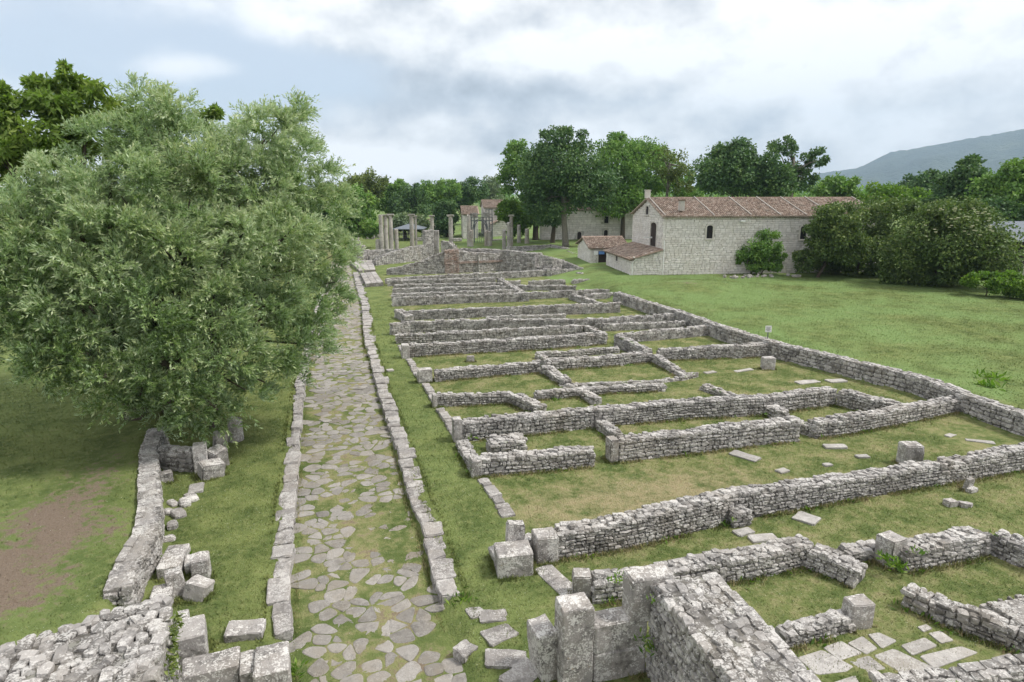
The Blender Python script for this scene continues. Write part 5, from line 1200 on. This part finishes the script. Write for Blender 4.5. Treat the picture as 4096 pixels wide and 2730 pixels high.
# elders and bushes in front of the barn
gD = 'bushes along the barn'
d1 = G(3040, 1092, .8); m1 = math.hypot(d1.x, d1.y)
tree_px('small dark green bush growing against the barn wall', 3040, m1-1.2, .75, [(2950, 950, 3050, 1070), (3020, 925, 3120, 1050), (2940, 1000, 3000, 1060), (3090, 980, 3150, 1060), (2960, 1010, 3060, 1095), (3030, 1020, 3130, 1095)], L_MID, .18, 80, 130, 61, trunk_h=.8, r0=.07, name='bush', cat='bush', group=gD, trunks=[(-.6, 0), (.7, .1)])
tree_px('yellow green elder with leaning trunk at the barn end', 3290, m1-1.5, .75, [(3250, 815, 3450, 970), (3260, 910, 3490, 1070), (3235, 870, 3340, 1030), (3170, 1000, 3270, 1100)], L_ELDER, .21, 110, 170, 62, trunk_h=2.5, r0=.16, name='elder_bush', cat='bush', group=gD, lean=(1.0, 0))
tree_px('dark bushes behind the yellow green elder', 3450, m1+3, .75, [(3240, 890, 3380, 1110), (3370, 800, 3580, 1000), (3430, 890, 3640, 1110), (3500, 790, 3680, 940), (3360, 1000, 3580, 1130), (3240, 980, 3420, 1110)], L_ELDER, .24, 100, 150, 63, trunk_h=2, r0=.15, name='elder_bush', cat='bush', group=gD)
eld = tree_px('huge rounded dark elder with cream flower heads', 3770, m1-3, .75, [(3580, 820, 4000, 1090), (3660, 785, 3920, 980), (3520, 930, 3760, 1150), (3790, 890, 4050, 1150), (3640, 1000, 3880, 1180), (3540, 1040, 3700, 1180)], L_ELDER, .21, 210, 190, 64, trunk_h=2, r0=.2, name='elder_bush', cat='bush', group=gD)
tree_px('low bright hedge running to the right edge of the field', 3990, m1-8, .8, [(3850, 1085, 4000, 1160), (3950, 1090, 4120, 1190), (4050, 1110, 4200, 1210)], L_BRIGHT, .17, 70, 120, 65, trunk_h=.6, r0=.05, name='hedge', cat='hedge', group=gD, flat=.7)
# trees behind the columns, left of centre
gE = 'background trees behind the columns'
for i, (lab, px, dist, boxes, mt, sd_) in enumerate([
    ('dark tree at the willow edge behind the gate piers', 1420, 112, [(1320, 740, 1480, 900), (1360, 830, 1520, 970), (1300, 860, 1420, 970)], L_MID, 71),
    ('tall bright topped tree left of the column group', 1450, 150, [(1350, 700, 1520, 830), (1390, 685, 1560, 780)], L_OLIVE, 72),
    ('green tree just above the left columns', 1560, 160, [(1490, 740, 1650, 870), (1540, 720, 1640, 800)], L_MID, 73),
    ('dark tree above the grey shelter roof', 1640, 150, [(1560, 760, 1720, 900), (1600, 730, 1700, 820)], L_DARK, 74),
    ('rounded tree behind the scrolled capital column', 1740, 170, [(1660, 725, 1800, 850), (1720, 715, 1840, 820)], L_MID, 75),
    ('dark round tree left of the chapel gable', 1790, 138, [(1735, 800, 1830, 930), (1740, 850, 1810, 960)], L_DARK, 76),
    ('wide dark tree above the chapel roof', 1850, 175, [(1780, 730, 1900, 850), (1840, 720, 1950, 830)], L_DARK, 77),
    ('pale grey green rounded tree in the far gap', 1968, 210, [(1920, 712, 2015, 800), (1930, 740, 2020, 840)], L_PALE, 78),
    ('low pale shrubs behind the grey shelter', 1620, 135, [(1560, 850, 1660, 930), (1640, 865, 1720, 930)], L_PALE, 79),
    ('bushy tree filling behind the willow edge', 1340, 130, [(1240, 760, 1400, 960), (1180, 800, 1330, 980)], L_DARK, 80)]):
    tree_px(lab, px, dist, .2, boxes, mt, .42, 56, 150, sd_, trunk_h=3, group=gE)
# the far wood on the plain, one mass
rng = np.random.default_rng(99); parts = []
for i in range(420):
    px = rng.uniform(-300, 4500); dist = rng.uniform(190, 900)
    if 1250 < px < 2100 and dist < 230: continue
    p = P3(px, 900, dist); h = rng.uniform(5, 9)*(1 + dist/900); c = np.array([p.x, p.y, 1.5 + h*.5])
    for j in range(3): parts.append(clump_leaves(c + rng.normal(size=3)*np.array([2.5, 2.5, 1.2]), h*.42, 40, 1.1 + dist/400, rng, tone=rng.uniform(-.2, .2)))
wood = crown_mesh('far_wood', parts, L_MID, None); tag(wood, 'far wooded plain reading as one green mass', 'wood', kind='stuff')

# ------------------------------------------------------------------ grass, clover, weeds
def blades(name, label, x0, x1, y0, y1, dens, h, wd, seed, flower=.0, keep=None):
    rng = np.random.default_rng(seed); n = int((x1-x0)*(y1-y0)*dens)
    x, y = rng.uniform(x0, x1, n), rng.uniform(y0, y1, n)
    ok = np.ones(n, bool)
    if keep is not None: ok &= keep(x, y, rng)
    # keep off the paving
    pc = np.array([p[1] for p in pav]); 
    for c in pc[(pc[:, 1] > y0-1) & (pc[:, 1] < y1+1)]:
        ok &= ((x-c[0])**2 + ((y-c[1])*1.15)**2) > .032
    x, y = x[ok], y[ok]; n = len(x); z = terrain(x, y)
    d, e, l = zones(x, y); thin = np.clip(e*1.2, 0, .8); m = rng.random(n) > thin; x, y, z, d, e, l = x[m], y[m], z[m], d[m], e[m], l[m]; n = len(x)
    patch = .5 + .5*np.sin(x*1.1+.6)*np.sin(y*.9+1.1) + .3*np.sin(x*2.9)*np.sin(y*3.3+2); 
    fl = (rng.random(n) < flower*np.clip(patch, 0, 1.2)**2).astype(float)
    hh = h*rng.uniform(.5, 1.4, n)*(1-.35*d); a = rng.uniform(0, 2*math.pi, n); w_ = wd*rng.uniform(.6, 1.4, n)
    lx, ly = rng.normal(size=n)*hh*.5, rng.normal(size=n)*hh*.5
    b = np.stack([x, y, z-.01], 1); s_ = np.stack([np.cos(a)*w_, np.sin(a)*w_, np.zeros(n)], 1)
    tip = b + np.stack([lx, ly, hh], 1)
    f3 = fl[:, None]
    A, B_, C_ = b - s_, b + s_, tip
    up = np.array([0, 0, 1.0])*(hh[:, None]+.012)                # clover heads lie flat above the blades
    A = A*(1-f3) + f3*(b + up + s_*.55); B_ = B_*(1-f3) + f3*(b + up - s_*.55); C_ = C_*(1-f3) + f3*(b + up + np.stack([-np.sin(a)*w_, np.cos(a)*w_, np.zeros(n)], 1)*.9)
    V = np.stack([A, B_, C_], 1).reshape(-1, 3); F = np.arange(n*3).reshape(-1, 3)
    rp = lambda q: np.repeat(q, 3)
    o = link(name, mesh_np(name, V, F, {'dry': rp(d), 'dirt': rp(e), 'lush': rp(l), 'rnd': rp(rng.random(n)), 'flower': rp(fl)}, False, BLADE))
    return tag(o, label, 'grass', kind='stuff')
blades('grass', 'short clover turf close to the gate walls', -12, 22, 8, 18, 360, .055, .011, 1, .13)
blades('grass', 'short turf in the ruined rooms and along the street', -14, 26, 18, 32, 160, .06, .016, 2, .09)
blades('grass', 'turf of the far rooms and the far street side', -14, 26, 32, 55, 45, .07, .026, 3, .02)
blades('grass', 'longer grass tufts of the open field', 24.4, 62, 15, 62, 70, .05, .03, 4, .004, keep=lambda x, y, r: x > xi(RB, y)+.6)
def foot_tufts(label, lines, per_m, seed, h=(.05, .16), spread=.10):
    rng = np.random.default_rng(seed); X_, Y_ = [], []
    for q in lines:
        for a, b in zip(q[:-1], q[1:]):
            L = math.hypot(b[0]-a[0], b[1]-a[1]); k = int(L*per_m); t = rng.random(k); nx_, ny_ = (b[1]-a[1])/max(L, .01), -(b[0]-a[0])/max(L, .01); off = np.abs(rng.normal(size=k))*spread + .02
            patch = (np.sin(t*L*1.7+a[0])+np.sin(t*L*4.1+a[1])+1.2+rng.random(k)) > .9
            X_.append((a[0]+(b[0]-a[0])*t+nx_*off)[patch]); Y_.append((a[1]+(b[1]-a[1])*t+ny_*off)[patch])
    x, y = np.concatenate(X_), np.concatenate(Y_); n = len(x); z = terrain(x, y); d, e, l = zones(x, y)
    hh = rng.uniform(*h, n); a = rng.uniform(0, 6.28, n); w_ = rng.uniform(.008, .018, n); b = np.stack([x, y, z-.01], 1)
    s_ = np.stack([np.cos(a)*w_, np.sin(a)*w_, np.zeros(n)], 1); tip = b + np.stack([rng.normal(size=n)*hh*.4, rng.normal(size=n)*hh*.4, hh], 1)
    V = np.stack([b-s_, b+s_, tip], 1).reshape(-1, 3); rp = lambda q: np.repeat(q, 3)
    o = link('grass', mesh_np('grass', V, np.arange(n*3).reshape(-1, 3), {'dry': rp(d*rng.uniform(.3, 2.2, n)), 'dirt': rp(e*.3), 'lush': rp(l), 'rnd': rp(rng.random(n)), 'flower': rp(np.zeros(n))}, False, BLADE))
    return tag(o, label, 'grass', kind='stuff')
foot_tufts('longer grass growing along the feet of the walls', [[G(*p) for p in w_[2]] for w_ in WALLS if w_[1] == 'b'], 260, 21)
ky = np.arange(12, 60, .5)
foot_tufts('longer grass growing along both kerbs', [[(float(xi(RL, y))+.03, y) for y in ky], [(float(xi(RR, y))-.03, y) for y in ky[::-1]], [(float(xi(RR, y))+.55, y) for y in ky], [(float(xi(RL, y))-.5, y) for y in ky[::-1]]], 160, 22, (.04, .11), .07)
BL_ = [o for o in COL.objects if o.get('category') in ('block', 'stone', 'end stone', 'rock') and o.type == 'MESH']
lines_ = []
for o in BL_:
    m_ = o.dimensions; c, s2 = math.cos(o.rotation_euler.z), math.sin(o.rotation_euler.z); 
    if o.location.z > .1 or m_.z < .28: continue
    q = [(o.location.x + x*c - y*s2, o.location.y + x*s2 + y*c) for x, y in ((-m_.x/2, m_.y/2), (-m_.x/2, -m_.y/2), (m_.x/2, -m_.y/2), (m_.x/2, m_.y/2), (-m_.x/2, m_.y/2))]
    lines_.append(q[::-1])
foot_tufts('grass growing around the loose blocks and stones', [q[::-1] for q in lines_], 220, 23, (.05, .15), .06)
def weeds(label, spots, seed):
    rng = np.random.default_rng(seed); parts = []
    for (px, py, z, n, s) in spots:
        p = np.array(G(px, py, z)); k = int(n)
        d = unit(rng.normal(size=(k, 3))*np.array([1, 1, .5]) + np.array([0, 0, .8])); c = p + rng.normal(size=(k, 3))*np.array([s, s, 0])*.5
        ln = s*rng.uniform(.4, 1.0, k); parts.append(leaf_quads(c, d, unit(rng.normal(size=(k, 3)) + np.array([0, 0, 1.])), ln, ln*.32, rng.random(k)))
    return tag(crown_mesh('weeds', parts, L_BRIGHT, None), label, 'weeds', kind='stuff')
rg = random.Random(8); sp = []
for lab, mode, pts, h, t in WALLS[:36]:
    for i in range(len(pts)-1):
        for _ in range(3):
            f = rg.random(); x = pts[i][0]*(1-f)+pts[i+1][0]*f; y = pts[i][1]*(1-f)+pts[i+1][1]*f
            if mode == 'b' and rg.random() < .6: sp.append((x, y+3, 0, rg.randint(6, 22), rg.uniform(.10, .24)))
            elif rg.random() < .3: hh = h[i] if hasattr(h, '__len__') else h; sp.append((x, y, hh+.02, rg.randint(4, 12), rg.uniform(.08, .14)))
weeds('small green weeds at the feet and tops of the walls', sp, 12)
sp = [(1835, 2395, 0, 40, .25), (1170, 2690, 0, 60, .2), (2590, 2450, 1.2, 25, .2), (2630, 2400, 1.8, 20, .15), (2470, 2318, .55, 30, .2), (2440, 2400, .1, 25, .18), (1880, 1750, .1, 40, .3), (3560, 2240, .4, 40, .25), (3590, 2270, .2, 40, .25), (3670, 2210, .6, 20, .2), (700, 2240, .1, 40, .25), (740, 2380, 0, 30, .2), (3960, 1548, .8, 40, .5), (3970, 1510, .8, 40, .5), (2610, 2600, .8, 20, .18), (2580, 2550, 1.0, 20, .16)]
weeds('green weed clumps among the gate blocks and corners', sp, 13)
# moss hanging on the left gate wall
rng2 = np.random.default_rng(5); parts = []
for (yv, z) in [(10.9, 1.75), (10.7, 1.55), (10.5, 1.35), (10.35, 1.5), (11.1, 1.7)]:
    k = 60; p = np.array([-2.74, yv, z]); d = unit(rng2.normal(size=(k, 3)) + np.array([1.0, 0, -.2])); c = p + rng2.normal(size=(k, 3))*np.array([.03, .12, .1])
    ln = rng2.uniform(.05, .13, k); parts.append(leaf_quads(c, d, unit(rng2.normal(size=(k, 3))+np.array([0, 0, 1.])), ln, ln*.4, rng2.random(k)))
tag(crown_mesh('moss', parts, L_OLIVE, None), 'brownish moss tufts on the left gate wall face', 'moss', kind='stuff')
# cream flower heads on the huge elder
mb = MB(); rg = random.Random(2); e0 = eld.location
for _ in range(46):
    a, t = rg.uniform(-2.6, -.2), rg.uniform(.1, 1.2); px, py = 3790 + 190*math.cos(a)*math.cos(t*.5), 965 - 140*math.sin(t)
    q = P3(px, py, m1-3-4.6+2.0*abs(math.cos(a))) - e0
    mb.tube([q, q+Vector((0, 0, .05))], [.10, .14], 6)
mb.build('flower_heads', FLOW, eld)

# ------------------------------------------------------------------ small things
p = G(3070, 1352, .95); sg = empty('sign', p, 'small white notice on a thin post at the back wall', 'sign', rz=-.35)
mb = MB(); mb.box((0, 0, .16), (.04, .04, .42)); mb.build('post', STEEL, sg)
mb = MB(); mb.box((0, -.03, .52), (.34, .03, .36)); pl = mb.build('plate', PAINT, sg)
mb = MB()
for i, w_ in enumerate((.26, .22, .27, .16)): mb.box((-.01, -.048, .63-.07*i), (w_, .006, .024))
mb.build('printed_lines', INK, pl)
p = G(3000, 1110, .8); lp = tag(empty('rubble_pile', p), 'heap of pale stones and brush in the grass before the barn', 'stone pile')
for i in range(22):
    q = Vector((random.gauss(0, 1.6), random.gauss(0, .35), 0)); block('stone', None, q, (random.uniform(.2, .5), random.uniform(.2, .4), random.uniform(.12, .3)), random.random()*3, parent=lp, cuts=2, bev=.1, mat=KERB)
p = G(3185, 1108, .8); B('flat_rock', 'single pale rock lying in the field before the barn', p, (.9, .5, .2), .2, cat='rock', cuts=4, bev=.1)
for i, (px, py, a) in enumerate([(1480, 955, 1.8), (1510, 950, 1.2), (1690, 962, 2.2), (1830, 965, 1.6), (1990, 970, 2.4), (1700, 950, 1.4), (1420, 960, 1.5)]):
    p = G(px, py, .1); B('scattered_ashlar', ['broken ashlar left of the tall columns', 'smaller broken ashlar behind the short stump', 'long low ashlar right of the shelter', 'rounded ashlar at the chapel foot', 'long ashlar between the column stumps', 'ashlar heap piece below the hut', 'pale ashlar near the willow edge'][i], p, (a, .8, .55), -.2+.1*i, cat='stone', cuts=4, bev=.12, chip=.1)

# ------------------------------------------------------------------ mountain and air
crest = [(2900, 772), (3100, 740), (3200, 715), (3300, 690), (3435, 673), (3500, 640), (3564, 608), (3672, 593), (3808, 568), (3870, 556), (3943, 544), (4096, 517), (4400, 470), (4800, 420), (5400, 400)]
nx_, ny_ = 150, 46; MV, MF = [], []
for i in range(nx_):
    px = 2950 + i*(5300-2950)/(nx_-1); py = float(np.interp(px, [c[0] for c in crest], [c[1] for c in crest]))
    top = P3(px, py, 5200); d = Vector((top.x, top.y)).normalized()
    for j in range(ny_):
        t = j/(ny_-1); dist = 2600 + 2600*t if t <= 1 else 0
        prof = (t**1.5); gl = mnoise.noise((px*.006, t*3.2, 1.0))*.22 + mnoise.noise((px*.017, t*7, 4.0))*.09
        hgt = top.z*max(0, prof + gl*math.sin(math.pi*t)) + mnoise.noise((px*.09, t*30, 2))*9*min(1, t*3)
        MV.append((d.x*dist, d.y*dist, max(-5, hgt)))
    for j in range(6):
        pass
for i in range(nx_-1):
    for j in range(ny_-1): a = i*ny_+j; MF.append((a, a+ny_, a+ny_+1, a+1))
m, nt, out = newmat('forested slope'); p_ = pos(nt)
c = mix(nt, step(nt, noise(nt, p_, .004, 5), .4, .65), (.018, .034, .018), (.036, .056, .028))
c = mix(nt, M(nt, 'MULTIPLY', step(nt, noise(nt, p_, .0025, 3), .62, .7), .6), c, (.09, .11, .06))
bmp = nd(nt, 'ShaderNodeBump', {'Strength': 1.0, 'Distance': 30.0, 'Height': noise(nt, p_, .03, 5)})
s_ = nd(nt, 'ShaderNodeBsdfPrincipled', {'Base Color': c, 'Roughness': 1.0, 'Normal': bmp.outputs[0]}); nt.links.new(s_.outputs[0], out.inputs[0])
tag(link('mountain', mesh_np('mountain', np.array(MV), np.array(MF), smooth=True, mat=m)), 'forested mountain ridge fading blue in the distance', kind='structure')
mb = MB(); mb.box((2000, 2450, 400), (7400, 6500, 840))
hz = mb.build('haze', None); hz['kind'] = 'stuff'; hz['label'] = 'thin bluish air over the valley'
m, nt, out = newmat('haze'); v = nd(nt, 'ShaderNodeVolumePrincipled', {'Density': 1.5e-4, 'Color': (.57, .78, 1.0), 'Anisotropy': .0}); nt.links.new(v.outputs[0], out.inputs['Volume'])
hz.data.materials.clear(); hz.data.materials.append(m)
print('total parts', NPART[0], 'objects', len(bpy.data.objects), 'tris', sum(len(m_.polygons) for m_ in bpy.data.meshes)*2)
